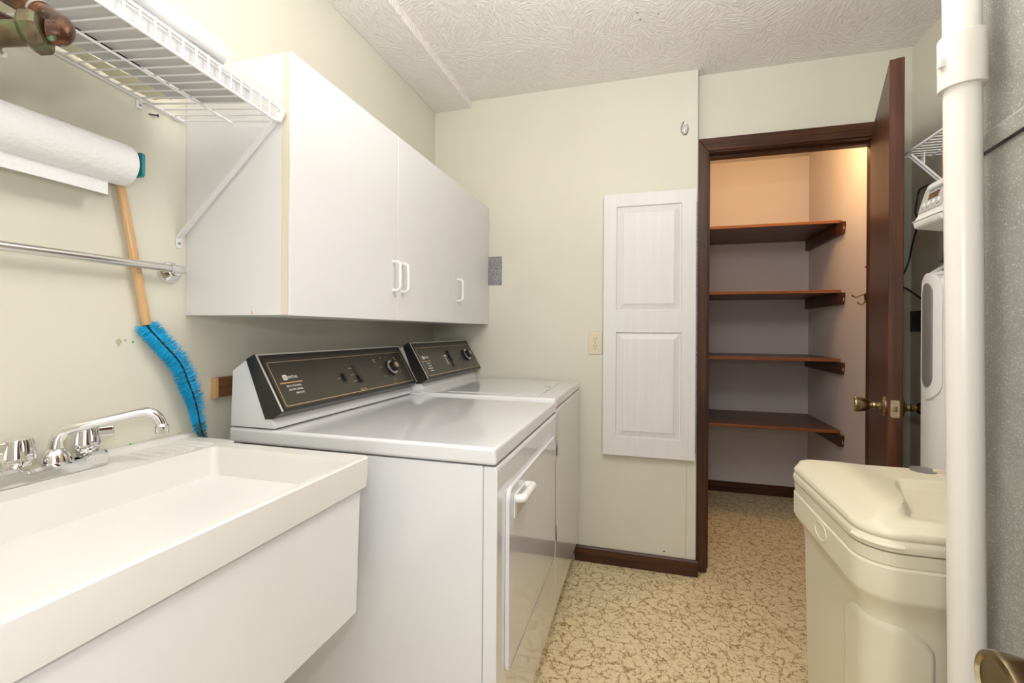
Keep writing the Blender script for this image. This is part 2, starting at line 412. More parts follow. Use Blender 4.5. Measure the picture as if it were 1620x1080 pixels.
for u, v in ((210, 541), (206, 703)): blob(m, pt(u, v, x=XL), .0028, .0034, 'x', int(u))
struct('trim_6', m, 'green_box')
m = MB()
for p in ((.10, YB, .1), (.2, YB, .055)): blob(m, p, .006, .004, 'y', 4)
struct('trim_7', m, 'dark_line')
# baseboard with mitred end
m = MB().prism([(YB - .014, .001), (YB, .001), (YB, .078), (YB - .008, .078), (YB - .014, .07)], -.34, XE + .012, 'x')
struct('baseboard_back', m, 'wood_x')
struct('baseboard_back_return', MB().box(XE + .0045, XE + .012, YB + .0005, YD - .022, .001, .078), 'wood_y')
# door casing
def casing(mb, a, b, horizontal):
    pass
dr = bpy.data.objects.new('door_1', None); COL.objects.link(dr); dr.location = (.64, YD, 0); ORG['door_1'] = Vector((.64, YD, 0)); dr['kind'] = 'structure'
y0, y1 = YD - .019, YD - .001
cz = OZ + .068; cx0, cx1 = .2470, OX1 + .066
m = MB().prism([(cx0, .001), (OX0 - .004, .001), (OX0 - .004, OZ + .004), (cx0, cz)], y0, y1, 'y', .002, 1); m.build('casing_side', 'wood_z', dr)
m = MB().prism([(cx1, .001), (OX1 + .004, .001), (OX1 + .004, OZ + .004), (cx1, cz)], y0, y1, 'y', .002, 1); m.build('casing_side', 'wood_z', dr)
m = MB().prism([(cx0, cz), (cx1, cz), (OX1 + .004, OZ + .0045), (OX0 - .004, OZ + .0045)], y0, y1, 'y', .002, 1); m.build('casing_head', 'wood_x', dr)
MB().box(OX0 - .019, OX0, YD - .010, YD + .11, .001, OZ).build('jamb', 'wood_z', dr)
MB().box(OX1, OX1 + .019, YD - .010, YD + .11, .001, OZ).build('jamb', 'wood_z', dr)
MB().box(OX0 - .019, OX1 + .019, YD - .010, YD + .11, OZ, OZ + .019).build('jamb_head', 'wood_x', dr)
MB().box(OX0 + .0005, OX0 + .011, YD + .037, YD + .07, .001, OZ - .011).build('door_stop', 'wood_z', dr)
MB().box(OX1 - .011, OX1 - .0005, YD + .037, YD + .07, .001, OZ - .011).build('door_stop', 'wood_z', dr)
MB().box(OX0 + .0005, OX1 - .0005, YD + .037, YD + .07, OZ - .011, OZ - .0005).build('door_stop', 'wood_x', dr)
# closet shell
CY = 3.73
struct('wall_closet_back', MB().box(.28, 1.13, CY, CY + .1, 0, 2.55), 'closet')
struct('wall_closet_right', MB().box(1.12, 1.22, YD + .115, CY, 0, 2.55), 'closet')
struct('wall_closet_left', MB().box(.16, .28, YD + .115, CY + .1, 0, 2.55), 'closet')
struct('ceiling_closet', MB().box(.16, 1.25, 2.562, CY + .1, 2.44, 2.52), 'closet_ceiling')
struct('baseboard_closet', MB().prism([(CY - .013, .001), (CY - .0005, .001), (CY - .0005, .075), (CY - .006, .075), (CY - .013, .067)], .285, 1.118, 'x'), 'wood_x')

# ================================================================== CLOSET CONTENT
sz = [(1.85, 'topmost brown wooden closet shelf, warm light falling on its top'), (1.436, 'second brown wooden closet shelf from the top, edge on'), (1.027, 'third brown wooden closet shelf from the top, above the lowest'), (.604, 'lowest brown wooden closet shelf with scuffed front edge')]
for z, lab in sz:
    sh = thing('closet_shelf', lab, 'shelf', (.7, CY - .25, z), 'shelves inside the closet')
    MB().box(.284, 1.117, 3.162, CY - .002, z - .018, z).build('board', 'shelf_wood', sh)
    e = MB().box(.284, 1.117, 3.156, 3.1615, z - .018, z, .002, 1).build('front_edge', 'shelf_edge', sh)
    MB().prism([(3.10, z - .020), (CY - .002, z - .020), (CY - .002, z - .088), (3.112, z - .088), (3.10, z - .04)], 1.098, 1.1185, 'x', .001, 1).build('cleat', 'wood_y', sh)
    c = MB().box(1.108, 1.1105, 3.0985, 3.0998, z - .068, z - .050); c.build('mark', 'ivory', sh)
hk = thing('coat_hook', 'small brass double coat hook on the closet side wall', 'hook', (1.12, 2.86, 1.37))
h = pt(1371, 470, x=1.12); hy, hz = h.y, h.z
MB().prism([(hy - .010, hz + .022), (hy + .010, hz + .022), (hy + .013, hz), (hy + .006, hz - .028), (hy - .006, hz - .028), (hy - .013, hz)], 1.113, 1.1195, 'x', .001, 1).build('plate', 'brass_knob', hk)
MB().tube(bez([(1.114, hy, hz + .014), (1.098, hy, hz + .012), (1.075, hy, hz + .001), (1.062, hy, hz + .004), (1.053, hy, hz + .012)], 6), [.0035] * 24 + [.005], 10).build('upper_prong', 'brass_knob', hk)
MB().tube(bez([(1.114, hy, hz - .016), (1.108, hy, hz - .030), (1.098, hy, hz - .038), (1.086, hy, hz - .034), (1.079, hy, hz - .024)], 6), [.0035] * 24 + [.005], 10).build('lower_prong', 'brass_knob', hk)
p = pt(1371, 423, x=1.112)
tag(MB().lathe([(.002, 0), (.002, .02), (.005, .021), (.005, .026), (0, .028)], (1.1195, p.y - .03, p.z), (-1, .0, 0), 12).build('wall_peg', 'red'), 'tiny red peg on the closet side wall above the coat hook', 'peg')

# ================================================================== CLOSET DOOR LEAF
A = pt(1405, 500, d=1.49); Bc = pt(1427, 500, d=1.505)
hinge = Vector((OX1 - .0385, YD - .022, 0))
dv = Vector((A.x - hinge.x, A.y - hinge.y, 0)); Wd = dv.length; dv.normalize(); nv = Vector((-dv.y, dv.x, 0))
if nv.dot(Vector((Bc.x - A.x, Bc.y - A.y, 0))) < 0: nv = -nv
TH = .038
DM = Matrix(((dv.x, nv.x, 0, hinge.x), (dv.y, nv.y, 0, hinge.y), (0, 0, 1, 0), (0, 0, 0, 1)))   # local x along the leaf, y through its thickness
dl = thing('closet_door', 'dark brown flat wooden door standing open edge-on beside the closet opening', 'door', hinge)
m = MB(DM).box(0, Wd, 0, TH, .012, 2.065, .0012, 1); m.build('leaf', 'door_wood', dl)
kz = pt(1413, 646, d=1.49).z
m = MB(DM); m.prism([(a + TH / 2, b_ + kz) for a, b_ in rrect(.0115, .028, .005)], Wd - .001, Wd + .0012, 'x'); pl = m.build('latch_plate', 'brass_plate', dl)
MB(DM).box(Wd, Wd + .0035, TH / 2 - .006, TH / 2 + .006, kz - .009, kz + .009, .002, 2).build('latch_bolt', 'brass_knob', pl)
m = MB(DM)
for q in (-.021, .021): m.lathe([(.003, 0), (.003, .0018), (.001, .0022)], (Wd, TH / 2, kz + q), (1, 0, 0), 10)
m.build('screw', 'steel', pl)
def tulip(mb, org, axis, k=1.0):
    def flute(a, h): return 1 + .0 * a
    mb.lathe([(0, 0), (.0105, 0), (.0105, .012), (.013, .016), (.0125, .021), (.0095, .024), (.0095, .028), (.015, .031), (.021, .040), (.0245, .052), (.0265, .066), (.0255, .070), (.022, .0715), (.0205, .0690), (0, .0675)], org, axis, 40)
kx = Wd - .060
m = MB(DM); m.lathe([(.0335, 0), (.0335, .003), (.029, .009), (.016, .012), (.013, .016)], (kx, -.0005, kz), (0, -1, 0), 36); m.build('rosette', 'brass_knob', dl)
m = MB(DM); tulip(m, (kx, -.012, kz), (0, -1, 0)); m.build('knob', 'brass_knob', dl)
m = MB(DM); m.lathe([(.0335, 0), (.0335, .003), (.029, .009), (.016, .012), (.013, .016)], (kx, TH + .0005, kz), (0, 1, 0), 36); m.build('rosette', 'brass_knob', dl)
m = MB(DM); tulip(m, (kx, TH + .012, kz), (0, 1, 0)); m.build('knob', 'brass_knob', dl)
for z in (.25, 1.05, 1.85):
    MB(DM).tube([(.0, TH + .004, z - .045), (.0, TH + .004, z + .045)], .006, 12).build('hinge', 'brass_knob', dl)

# ================================================================== BACK WALL THINGS
ib = thing('ironing_board_cabinet', 'tall narrow white two-panel cabinet door on the back wall beside the closet', 'cabinet', (.02, YB, .565))
MB().box(-.185, .236, YB - .012, YB - .0005, .575, 1.86).build('case', 'white_wood', ib)
x0, x1, z0, z1 = -.1985, .2345, .5655, 1.866
yf, yb_ = YB - .036, YB - .0125
b = MB(); xi0, xi1 = -.137, .171; zp = [(.655, 1.178), (1.283, 1.803)]
b.box(x0, xi0, yf, yb_, z0, z1).box(xi1, x1, yf, yb_, z0, z1)
for a, c in ((z0, zp[0][0]), (zp[0][1], zp[1][0]), (zp[1][1], z1)): b.box(xi0, xi1, yf, yb_, a, c)
ibd = b.build('door', 'white_wood', ib)
for a, c in zp:
    m = MB(); L4 = lambda i, y: [(xi0 + i, y, a + i), (xi1 - i, y, a + i), (xi1 - i, y, c - i), (xi0 + i, y, c - i)]
    m.loft([L4(0, yf + .0005), L4(.003, yf + .011), L4(.007, yf + .011), L4(.033, yf + .003), L4(.0345, yf + .0005)], False, True)
    m.build('raised_panel', 'white_wood', ibd, .15)
m = MB()
m.tube([(x1 + .004, YB - .034, .60), (x1 + .004, YB - .034, 1.80)], .003, 8); m.build('piano_hinge', 'galv_plate', ib)
def outlet():
    o = thing('wall_outlet', 'ivory double wall outlet left of the white ironing cabinet', 'outlet', (-.24, YB, 1.062))
    cx, cz_ = -.2415, 1.1215
    MB().box(cx - .0355, cx + .0355, YB - .006, YB - .0003, cz_ - .058, cz_ + .058, .003, 2).build('cover_plate', 'ivory', o)
    for dz in (-.0195, .0195):
        s_ = MB().lathe([(0, 0), (.017, 0), (.017, .0015), (.0165, .0022), (0, .0022)], (cx, YB - .006, cz_ + dz), (0, -1, 0), 24).build('socket', 'ivory', o)
        q = MB()
        for sx, hh in ((-.0065, .0045), (.0065, .0035)): q.box(cx + sx - .0012, cx + sx + .0012, YB - .0088, YB - .0083, cz_ + dz + .002 - hh, cz_ + dz + .002 + hh + .002)
        q.lathe([(0, 0), (.0025, 0), (.0025, .0005)], (cx, YB - .0083, cz_ + dz - .009), (0, -1, 0), 10)
        q.build('slots', 'ivory_dark', s_)
    MB().lathe([(0, 0), (.003, 0), (.0025, .001)], (cx, YB - .006, cz_), (0, -1, 0), 10).build('screw', 'steel', o)
outlet()
o = thing('wall_cup', 'small oval chrome finger cup high on the back wall', 'cup', (.182, YB, 2.15))
def oval(rx, rz, y, n=36): return [(.182 + rx * math.cos(2 * PI * k / n), y, 2.173 + rz * math.sin(2 * PI * k / n)) for k in range(n)]
MB().loft([oval(.0195, .036, YB - .0003), oval(.0195, .036, YB - .003), oval(.0165, .033, YB - .006), oval(.0135, .029, YB - .004), oval(.011, .024, YB - .0015)], True, True).build('rim', 'chrome', o)
MB().loft([oval(.006, .012, YB - .0014), oval(.006, .012, YB - .004), oval(.003, .008, YB - .005)], True, True).build('stud', 'satin', o)
tag(MB().box(-.829, -.746, YB - .0018, YB - .0003, 1.429, 1.585).build('metal_patch', 'galv_plate'), 'speckled galvanised metal plate on the back wall beside the white cupboards', 'plate')

# ================================================================== WALL CUPBOARDS
cb = thing('wall_cupboard', 'white wall-hung cupboard with three flat doors above the washer and dryer', 'cupboard', (-.99, 1.65, 1.214))
cy0, cy1, cz0, cz1 = .917, 2.384, 1.216, 1.85
MB().box(XL + .001, -.846, cy0, cy1, cz0, cz1 + .001).build('carcass', 'melamine', cb)
MB().box(-.8455, -.8295, cy0, cy1, cz0 + .0008, cz1 - .001).build('front_edge', 'melamine_edge', cb)
seams = [cy0 + .001, 1.4205, 1.903, cy1 - .001]
hand = [(1.392, 1), (1.447, -1), (1.952, -1)]
for i in range(3):
    a, c = seams[i] + .0008, seams[i + 1] - .0012
    d_ = MB().box(-.829, -.822, a, c, cz0 - .001, cz1 + .001, .0008, 1).build('door', 'melamine', cb)
    if i: MB().box(-.829, -.8225, a - .0016, a - .0003, cz0, cz1).build('edge_strip', 'melamine_edge', cb)
    hy_ = hand[i][0]; zc = 1.364
    MB().tube(bez([(-.8222, hy_, zc - .048), (-.806, hy_, zc - .048), (-.797, hy_, zc - .041), (-.795, hy_, zc - .03), (-.795, hy_, zc + .03), (-.797, hy_, zc + .041), (-.806, hy_, zc + .048), (-.8222, hy_, zc + .048)], 5), .0055, 12).build('handle', 'plastic_white', d_)
m = MB(); q = pt(398, 494, y=cy0); m.prism([(q.x, q.z - .004), (q.x + .004, q.z - .004), (q.x + .001, q.z + .004), (q.x - .001, q.z + .005)], cy0 - .0006, cy0 - .0001, 'y'); m.build('chip', 'block_end', cb)

# ================================================================== LEFT WIRE SHELF
def wire_flat(root, xf, yw0, yw1, zb, wall_x, step, rails):
    MB().tube([(xf, yw0, zb), (xf, yw1, zb)], .0038, 10).build('front_rail', 'wire_white', root)
    for f in rails + (.97,): x = xf + (wall_x - xf) * f; MB().tube([(x, yw0, zb - .004), (x, yw1, zb - .004)], .0032, 8).build('long_rail', 'wire_white', root)
    m = MB(); y = yw1 - .004
    while y > yw0: m.tube([(wall_x - .006, y, zb), (xf - .003, y, zb)], .0018, 6); y -= step
    m.build('cross_wires', 'wire_white', root)
def wire_rack(root, xf, yw0, yw1, zb, wall_x, step, lip, sgn, rails=(.5,), matn='wire_white'):
    m = MB(); rb = .0035
    m.tube([(xf, yw0, zb), (xf, yw1, zb)], rb, 10).tube([(xf, yw0, zb + lip), (xf, yw1, zb + lip)], rb, 10)
    m.build('front_rail', matn, root)
    m = MB()
    for f in rails:
        x = xf + (wall_x - xf) * f; m.tube([(x, yw0, zb - .004), (x, yw1, zb - .004)], .003, 8)
    m.tube([(wall_x + sgn * .008, yw0, zb - .002), (wall_x + sgn * .008, yw1, zb - .002)], .0035, 8)
    m.build('long_rail', matn, root)
    m = MB(); y = yw1 - .004
    while y > yw0:
        m.tube([(wall_x + sgn * .006, y, zb + .001), (xf, y, zb + .001), (xf + sgn * .0035, y, zb + .005), (xf + sgn * .0035, y, zb + lip + .002)], .0019, 6); y -= step
    m.build('cross_wires', matn, root)
ws = thing('wire_shelf', 'white wire shelf on brackets high on the left wall, loaded with wrapped papers', 'shelf', (-1.0, .55, 1.69))
TILT = Matrix.Identity(4); TILT[2][1] = -.075; TILT[2][0] = -.12; TILT[2][3] = .075 * .9 - .12 * .85   # the loaded shelf sags a little to the front and far end
POST[0] = TILT
wire_rack(ws, -.850, .16, .908, 1.680, XL, .0262, .036, 1, (.46,))
POST[0] = None
def bracket(root, top, bot, w, mat, x_wall=None):
    T, B = Vector(top), Vector(bot); d = (B - T).normalized(); s_ = Vector((0, 1, 0)); n = d.cross(s_).normalized(); m = MB(); b2 = bmesh.new()
    prof = [(-w / 2, 0), (-w / 2, .006), (-w / 2 + .0015, .006), (-w / 2 + .0015, .0015), (w / 2 - .0015, .0015), (w / 2 - .0015, .006), (w / 2, .006), (w / 2, 0)]
    loops = [[P + s_ * a - n * h for a, h in prof] for P in (T, B)]
    m.loft(loops); return m
m = bracket(ws, (-.838, .905, 1.694), (XL + .004, .897, 1.412), .013, 'wire_white')
m.prism([(.8885, 1.413), (.9065, 1.413), (.9065, 1.392), (.901, 1.386), (.894, 1.386), (.8885, 1.392)], XL + .0008, XL + .003, 'x', .0005, 1)
br = m.build('support_bracket', 'wire_white', ws)
MB().lathe([(0, 0), (.0042, 0), (.0035, .0015), (0, .002)], (XL + .003, .8975, 1.399), (1, 0, 0), 14).build('screw', 'steel', br)
MB().tube([(-.846, .905, 1.680), (-.833, .905, 1.700), (-.842, .905, 1.712)], .007, 8).build('bracket_tip', 'wire_white', br)
c = pt(219, 166, x=XL)
m = MB().box(XL + .0006, XL + .006, c.y - .007, c.y + .007, c.z - .010, c.z + .010, .002, 2); m.box(XL + .002, XL + .013, c.y - .004, c.y + .006, c.z + .006, c.z + .014, .002, 2)
cl = m.build('wall_clip', 'plastic_white', ws); MB().lathe([(0, 0), (.0035, 0), (.003, .0012)], (XL + .006, c.y, c.z - .001), (1, 0, 0), 12).build('screw', 'steel', cl)
c = pt(276, 186, x=XL)
MB().lathe([(0, 0), (.007, 0), (.008, .006), (.005, .012), (0, .012)], (XL + .0006, c.y, c.z), (1, 0, 0), 16).build('wall_clip', 'plastic_white', ws)
c = pt(243, 182, x=XL + .004)
m = MB().tube([(XL + .0005, c.y - .009, c.z - .001), (XL + .010, c.y + .004, c.z)], .0018, 8).lathe([(0, 0), (.0045, 0), (.0035, .003), (0, .003)], (XL + .010, c.y + .004, c.z), (.6, .8, .05), 10)
tag(m.build('wall_screw', 'black'), 'black screw sticking out of the left wall under the wire shelf', 'screw')
# what lies on it
POST[0] = TILT
rnd = random.Random(3)
m = MB().prism([(-1.003, 1.688), (-.858, 1.688), (-.858, 1.712), (-.868, 1.722), (-.995, 1.716)], .17, .840, 'y', .003, 2)
tag(m.build('paper_parcel', 'paper_fold'), 'flat grey-white paper parcel lying along the front of the wire shelf', 'parcel')
m = MB(); m.grid(lambda u, v: Vector((-1.142 + .060 * u, .20 + .63 * v, 1.691 + .003 * math.sin(v * 19 + u * 3) + .001)), 4, 30, .002)
tag(m.build('cream_card', 'card_yellow'), 'cream sheet lying at the back of the wire shelf against the wall', 'sheet')
pA, pB = Vector((-1.0105, .42, 0)), Vector((-1.0105, .705, 0))
m = MB().loft([[(q.x - .0015, q.y, 1.6835), (q.x + .0015, q.y, 1.6835), (q.x + .0015, q.y, 1.735), (q.x - .0015, q.y, 1.735)] for q in (pA, pB)])
tag(m.build('thin_black_board', 'black'), 'thin black board standing on edge behind the paper parcel on the wire shelf', 'board')
m = MB(); m.grid(lambda u, v: Vector((-1.078 + .062 * u, .22 + .60 * v, 1.6905 + .002 * math.sin(v * 16 + u * 3))), 4, 30, .002)
tag(m.build('grey_sheet', 'paper_fold'), 'grey-white sheet lying between the cream sheet and the black board on the wire shelf', 'sheet')
def sheet(name, mat, yA, yB, prof, wob, seed, th, lab, cat, alpha=0):
    r1 = random.Random(seed); ph = [r1.uniform(0, 6) for _ in range(8)]
    P = bez([(p[0], 0, p[1]) for p in prof], 8)
    def fn(u, v):
        k = min(int(u * (len(P) - 1)), len(P) - 2); t = u * (len(P) - 1) - k; p = P[k].lerp(P[k + 1], t)
        y = yA + (yB - yA) * v
        return Vector((p.x + wob * math.sin(9 * v + ph[0] + 3 * u) + wob * .5 * math.sin(23 * v + ph[1]), y + wob * math.sin(7 * u + ph[2]), p.z + wob * (math.sin(13 * v + ph[3]) + .6 * math.sin(29 * v + 5 * u + ph[4])) * (.3 + u)))
    return tag(MB().grid(fn, 22, 50, th).build(name, mat), lab, cat)
sheet('paper_bundle', 'paper_fold', .18, .775, [(-1.04, 1.728), (-.95, 1.733), (-.875, 1.742), (-.872, 1.782), (-.90, 1.800)], .004, 5, .004, 'white folded papers bulging above the front rail of the wire shelf', 'papers')
sheet('plastic_film', 'film', .2, .925, [(-1.06, 1.752), (-.96, 1.76), (-.88, 1.782), (-.864, 1.77), (-.862, 1.73)], .003, 9, 0, 'clear plastic sheet draped over the papers on the wire shelf', 'plastic sheet')

POST[0] = None
# ================================================================== COPPER PIPES
cp = thing('copper_pipe', 'tarnished copper pipe with elbow and brass union nut at the upper left corner', 'pipe', (-.74, .38, 1.52))
D = .57
P = lambda u, v, d=D: pt(u, v, d=d)
m = MB().tube(bez([P(-130, -95), P(-40, -38), P(20, -4), P(62, 20), P(84, 34)], 6), .0115, 20); m.build('copper_tube', 'copper', cp)
m = MB().tube(bez([P(52, 14), P(84, 33), P(96, 43, .567), P(92, 53, .562), P(76, 50, .557)], 6), [.0125 + .0012 * min(1, k / 5) for k in range(25)], 20); el = m.build('elbow', 'copper', cp)
a, b2 = P(60, 16), P(64, 19)
MB().tube([a, b2], .0135, 20).build('solder_ring', 'steel', el)
ax = (P(78, 50, .556) - P(20, 52, .545)).normalized()
O = P(40, 52, .55)
m = MB().lathe([(0, 0), (.020, 0), (.0235, .004), (.0235, .015), (.021, .019), (.017, .020), (0.013, .021), (0, .021)], O, ax, 6); nut = m.build('union_nut', 'brass_old', cp, .3)
m = MB().lathe([(.012, 0), (.014, .002), (.014, .03), (.0165, .032), (.0165, .055), (.014, .06), (.0185, .066), (.0185, .12), (0, .12)], O, -ax, 24); m.build('valve_body', 'brass_old', cp)
m = MB().tube([P(-60, 5, .60), P(20, 42, .585), P(36, 50, .58)], .011, 18); m.build('copper_tube', 'copper', cp)
O2 = P(-8, 92, .56)
tag(MB().lathe([(0, 0), (.012, .001), (.015, .005), (.015, .012), (.011, .018), (0, .018)], O2, (.2, -.6, .8), 24).build('valve_handle', 'satin'), 'grey round valve handle cut by the left frame edge under the copper pipe', 'valve')

# ================================================================== TOWEL ROLL, BAR, BRUSH
tr = thing('paper_towel_roll', 'white paper towel roll on a teal wall holder, one sheet hanging', 'paper towels', (-1.08, .6, 1.46))
RX, RZ, RR = -1.098, 1.537, .0445
ye = .739
def towel_r(a, h): return 1 + .006 * math.sin(2 * PI * a * 3) + .003 * math.sin(2 * PI * a * 9 + h * 30)
m = MB().lathe([(.019, 0), (RR - .006, 0), (RR - .001, .003), (RR, .012), (RR + .0008, .14), (RR, .268), (RR - .006, .28), (.019, .28)], (RX, ye, RZ), (0, -1, 0), 56, rmod=towel_r); m.build('roll', 'towel', tr)
MB().grid(lambda u, v: Vector((RX + .006 + .004 * math.sin(v * 5) * u, ye - .040 - .44 * v, RZ - RR + .004 - .033 * u)), 8, 24, .0008).build('hanging_sheet', 'towel', tr)
m = MB(); m.prism([(RX - .001 + a, b_ + 1.543) for a, b_ in rrect(.032, .027, .008)], ye + .011, ye + .018, 'y', .0015, 2); m.box(XL + .0006, XL + .008, ye - .30, ye + .018, RZ - .02, RZ + .032, .002, 2); m.build('holder', 'teal', tr)
MB().lathe([(0, 0), (.016, 0), (.016, .014)], (RX, ye + .0105, RZ), (0, -1, 0), 24).build('spindle', 'teal', tr)
MB().box(RX - .04, RX + .02, ye - .288, ye - .283, RZ - .024, RZ + .024, .002, 2).build('holder_arm', 'teal', tr)

tb = thing('towel_bar', 'chrome towel bar on a round wall flange above the sink', 'towel bar', (-1.1, .5, 1.29))
BX, BZ = -1.112, 1.328
MB().tube([(BX, .08, BZ), (BX, .50, BZ), (BX, .52, BZ), (BX, .846, BZ)], [.0072, .0072, .0092, .0095], 24).build('bar', 'satin', tb)
m = MB().lathe([(0, 0), (.0275, 0), (.0275, .004), (.024, .010), (.014, .014), (.010, .018), (.009, .030)], (XL + .0006, .872, BZ - .006), (1, 0, 0), 36); m.build('flange', 'chrome', tb)
m = MB().tube([(BX, .8465, BZ), (BX, .850, BZ), (BX, .866, BZ), (BX, .876, BZ), (BX, .883, BZ), (BX, .886, BZ)], [.0104, .0108, .0108, .0100, .0075, .002], 24); m.build('end_cap', 'chrome', tb)

bs = thing('bottle_brush', 'long blue-bristled brush with wooden handle hanging behind the towel bar', 'brush', (-1.12, .8, .9))
bx0 = -1.1345
hp = [pt(u, v, x=bx0) for u, v in ((178, 240), (190, 292), (207, 380), (232, 513))]
MB().tube(bez(hp, 6), [.0085 + .0012 * k / 18 for k in range(19)], 16).build('handle', 'birch', bs)
sp = [pt(u, v, x=x) for u, v, x in ((231, 509, bx0), (236, 520, -1.132), (262, 548, -1.122), (285, 575, -1.116), (300, 610, -1.110), (310, 640, -1.110), (318, 680, -1.108), (326, 699, -1.106))]
S = bez(sp, 40)
m = MB(); n = 260; tw = []
cum = [0]
for a, b_ in zip(S, S[1:]): cum.append(cum[-1] + (b_ - a).length)
Lt = cum[-1]
def along(t):
    s_ = t * Lt
    for i in range(len(S) - 1):
        if cum[i + 1] >= s_: break
    f = (s_ - cum[i]) / max(1e-9, cum[i + 1] - cum[i]); return S[i].lerp(S[i + 1], f), (S[i + 1] - S[i]).normalized()
for ph in (0, PI):
    pts = []
    for k in range(n):
        p, t_ = along(k / (n - 1)); u = t_.cross(Vector((1, 0, 0))).normalized(); v = t_.cross(u); a = ph + k * .9
        pts.append(p + (u * math.cos(a) + v * math.sin(a)) * .0017)
    m.tube(pts, .0016, 5)
m.build('twisted_wire', 'black', bs)
MB().tube([S[-1], S[-1] + Vector((.003, .006, -.007))], .0032, 8).build('tip', 'black', bs)
def bristles(t0, t1, cnt, rad, mat, seed):
    r1 = random.Random(seed); b2 = bmesh.new()
    for k in range(cnt):
        t = t0 + (t1 - t0) * (k + r1.random()) / cnt; p, d = along(t); a = r1.uniform(0, 2 * PI)
        u = d.cross(Vector((1, 0, 0))).normalized(); v = d.cross(u); o_ = u * math.cos(a) + v * math.sin(a)
        if o_.x > .5: o_ = (o_ - Vector((o_.x * 1.3, 0, 0))).normalized()
        tuft = round(t * 34) / 34 - t
        L_ = rad(t) * r1.uniform(.86, 1.05); q = p + o_ * L_ + d * (r1.gauss(0, .0018) + tuft * Lt * .35)
        if q.x < XL + .003: q.x = XL + .003
        s_ = d * .0008; w_ = o_.cross(d) * .0008
        A_ = [b2.verts.new(p + s_), b2.verts.new(p - s_ + w_), b2.verts.new(p - s_ - w_)]; B_ = [b2.verts.new(q + s_ * .5), b2.verts.new(q - s_ * .5 + w_ * .5), b2.verts.new(q - s_ * .5 - w_ * .5)]
        for i in range(3): b2.faces.new((A_[i], A_[(i + 1) % 3], B_[(i + 1) % 3], B_[i]))
        b2.faces.new(B_)
    me = bpy.data.meshes.new('t'); b2.to_mesh(me); b2.free(); mm = MB(); mm.bm.from_mesh(me); return mm.build('bristles', mat, bs)
bristles(.03, .90, 2600, lambda t: .026 if t < .5 else .026 - .010 * (t - .5) / .4, 'bristle', 1)
bristles(.84, .975, 900, lambda t: .015 - .006 * (t - .84) / .13, 'bristle_dirty', 2)

wb = thing('wood_block', 'stained offcut of wood fixed to the left wall behind the dryer', 'wood block', (XL, 1.02, .992))
MB().prism([(1.000, 1.046), (1.10, 1.046), (1.10, .992), (1.000, .992)], XL + .0006, XL + .018, 'x').build('face', 'block_wood', wb)
MB().prism([(.992, 1.046), (.9995, 1.046), (.9995, .992), (.990, .990)], XL + .0006, XL + .018, 'x').build('raw_end', 'block_end', wb)

# ================================================================== SINK
SY0, SY1, SX1, SZ = .262, .903, -.589, .900
sk = thing('laundry_sink', 'cream molded laundry sink on the left wall with raised back ledge', 'sink', (-.87, .58, .0))
BX0, BX1, BY0, BY1, BZ0 = -.990, -.603, SY0 + .03, .866, .748
def rr4(x0, x1, y0, y1, z, r, n=5): return [((x0 + x1) / 2 + a, (y0 + y1) / 2 + b_, z) for a, b_ in rrect((x1 - x0) / 2, (y1 - y0) / 2, r, n)]
m = MB()
loops = [rr4(XL + .03, -.65, SY0 + .06, SY1 - .03, .535, .03), rr4(XL + .003, -.606, SY0 + .012, SY1 - .008, .56, .02), rr4(XL + .002, -.602, SY0 + .01, SY1 - .006, .833, .014)]
m.loft(loops, True, True); m.build('apron', 'sink_panel', sk)
m = MB()
m.loft([rr4(XL + .0015, SX1 - .003, SY0, SY1, .8335, .012), rr4(XL + .0015, SX1, SY0 - .002, SY1 + .001, .86, .012), rr4(XL + .0015, SX1 + .001, SY0 - .002, SY1 + .001, SZ - .003, .013),
        rr4(XL + .003, SX1 - .002, SY0, SY1 - .001, SZ, .012), rr4(BX0, BX1, BY0, BY1, SZ - .0006, .012), rr4(BX0 + .001, BX1 - .002, BY0 + .002, BY1 - .002, SZ - .010, .014),
        rr4(BX0 + .006, BX1 - .010, BY0 + .008, BY1 - .004, BZ0 + .035, .02), rr4(BX0 + .012, BX1 - .02, BY0 + .015, BY1 - .010, BZ0 + .010, .03), rr4(BX0 + .035, BX1 - .045, BY0 + .04, BY1 - .035, BZ0, .03)], False, True)
m.build('basin', 'sink', sk)
# back ledge: upstand along the wall with a curled right end, and a ridged soap shelf
m = MB(); prof = lambda y, h: [(XL + .002, y, SZ - .002), (XL + .002, y, SZ + h), (XL + .010, y, SZ + h), (XL + .017, y, SZ + h * .8), (XL + .020, y, SZ + h * .3), (XL + .028, y, SZ - .0005)]
ys = [SY0 + k * (.905 - SY0) / 20 for k in range(21)]
m.loft([prof(y, .010) for y in ys] + [prof(.93, .009), prof(.95, .005), prof(.962, .0015)])
m.build('back_upstand', 'sink', sk)
m = MB(); m.loft([rr4(-1.128, -.994, SY1 - .01, SY1 + .028, .885, .012), rr4(-1.128, -.994, SY1 - .01, SY1 + .028, SZ - .003, .012), rr4(-1.122, -.999, SY1 - .01, SY1 + .022, SZ, .01)]); m.build('end_lug', 'sink', sk)
for k in range(7):
    y = .735 + k * .024
    MB().tube([(-1.108, y, SZ - .001), (-1.045, y, SZ + .0008), (-1.012, y, SZ - .0005)], .0028, 8).build('soap_ridge', 'sink', sk)
MB().lathe([(.034, 0), (.034, .002), (.028, .003), (.024, .001), (0, .001)], (-.80, .56, BZ0 + .0002), seg=32).build('drain', 'satin', sk)
for x in (-1.10, -.78):
    for y in (SY0 + .09, SY1 - .16): MB().tube([(x, y, .002), (x, y, .545)], .014, 14).build('leg', 'plastic_white', sk)

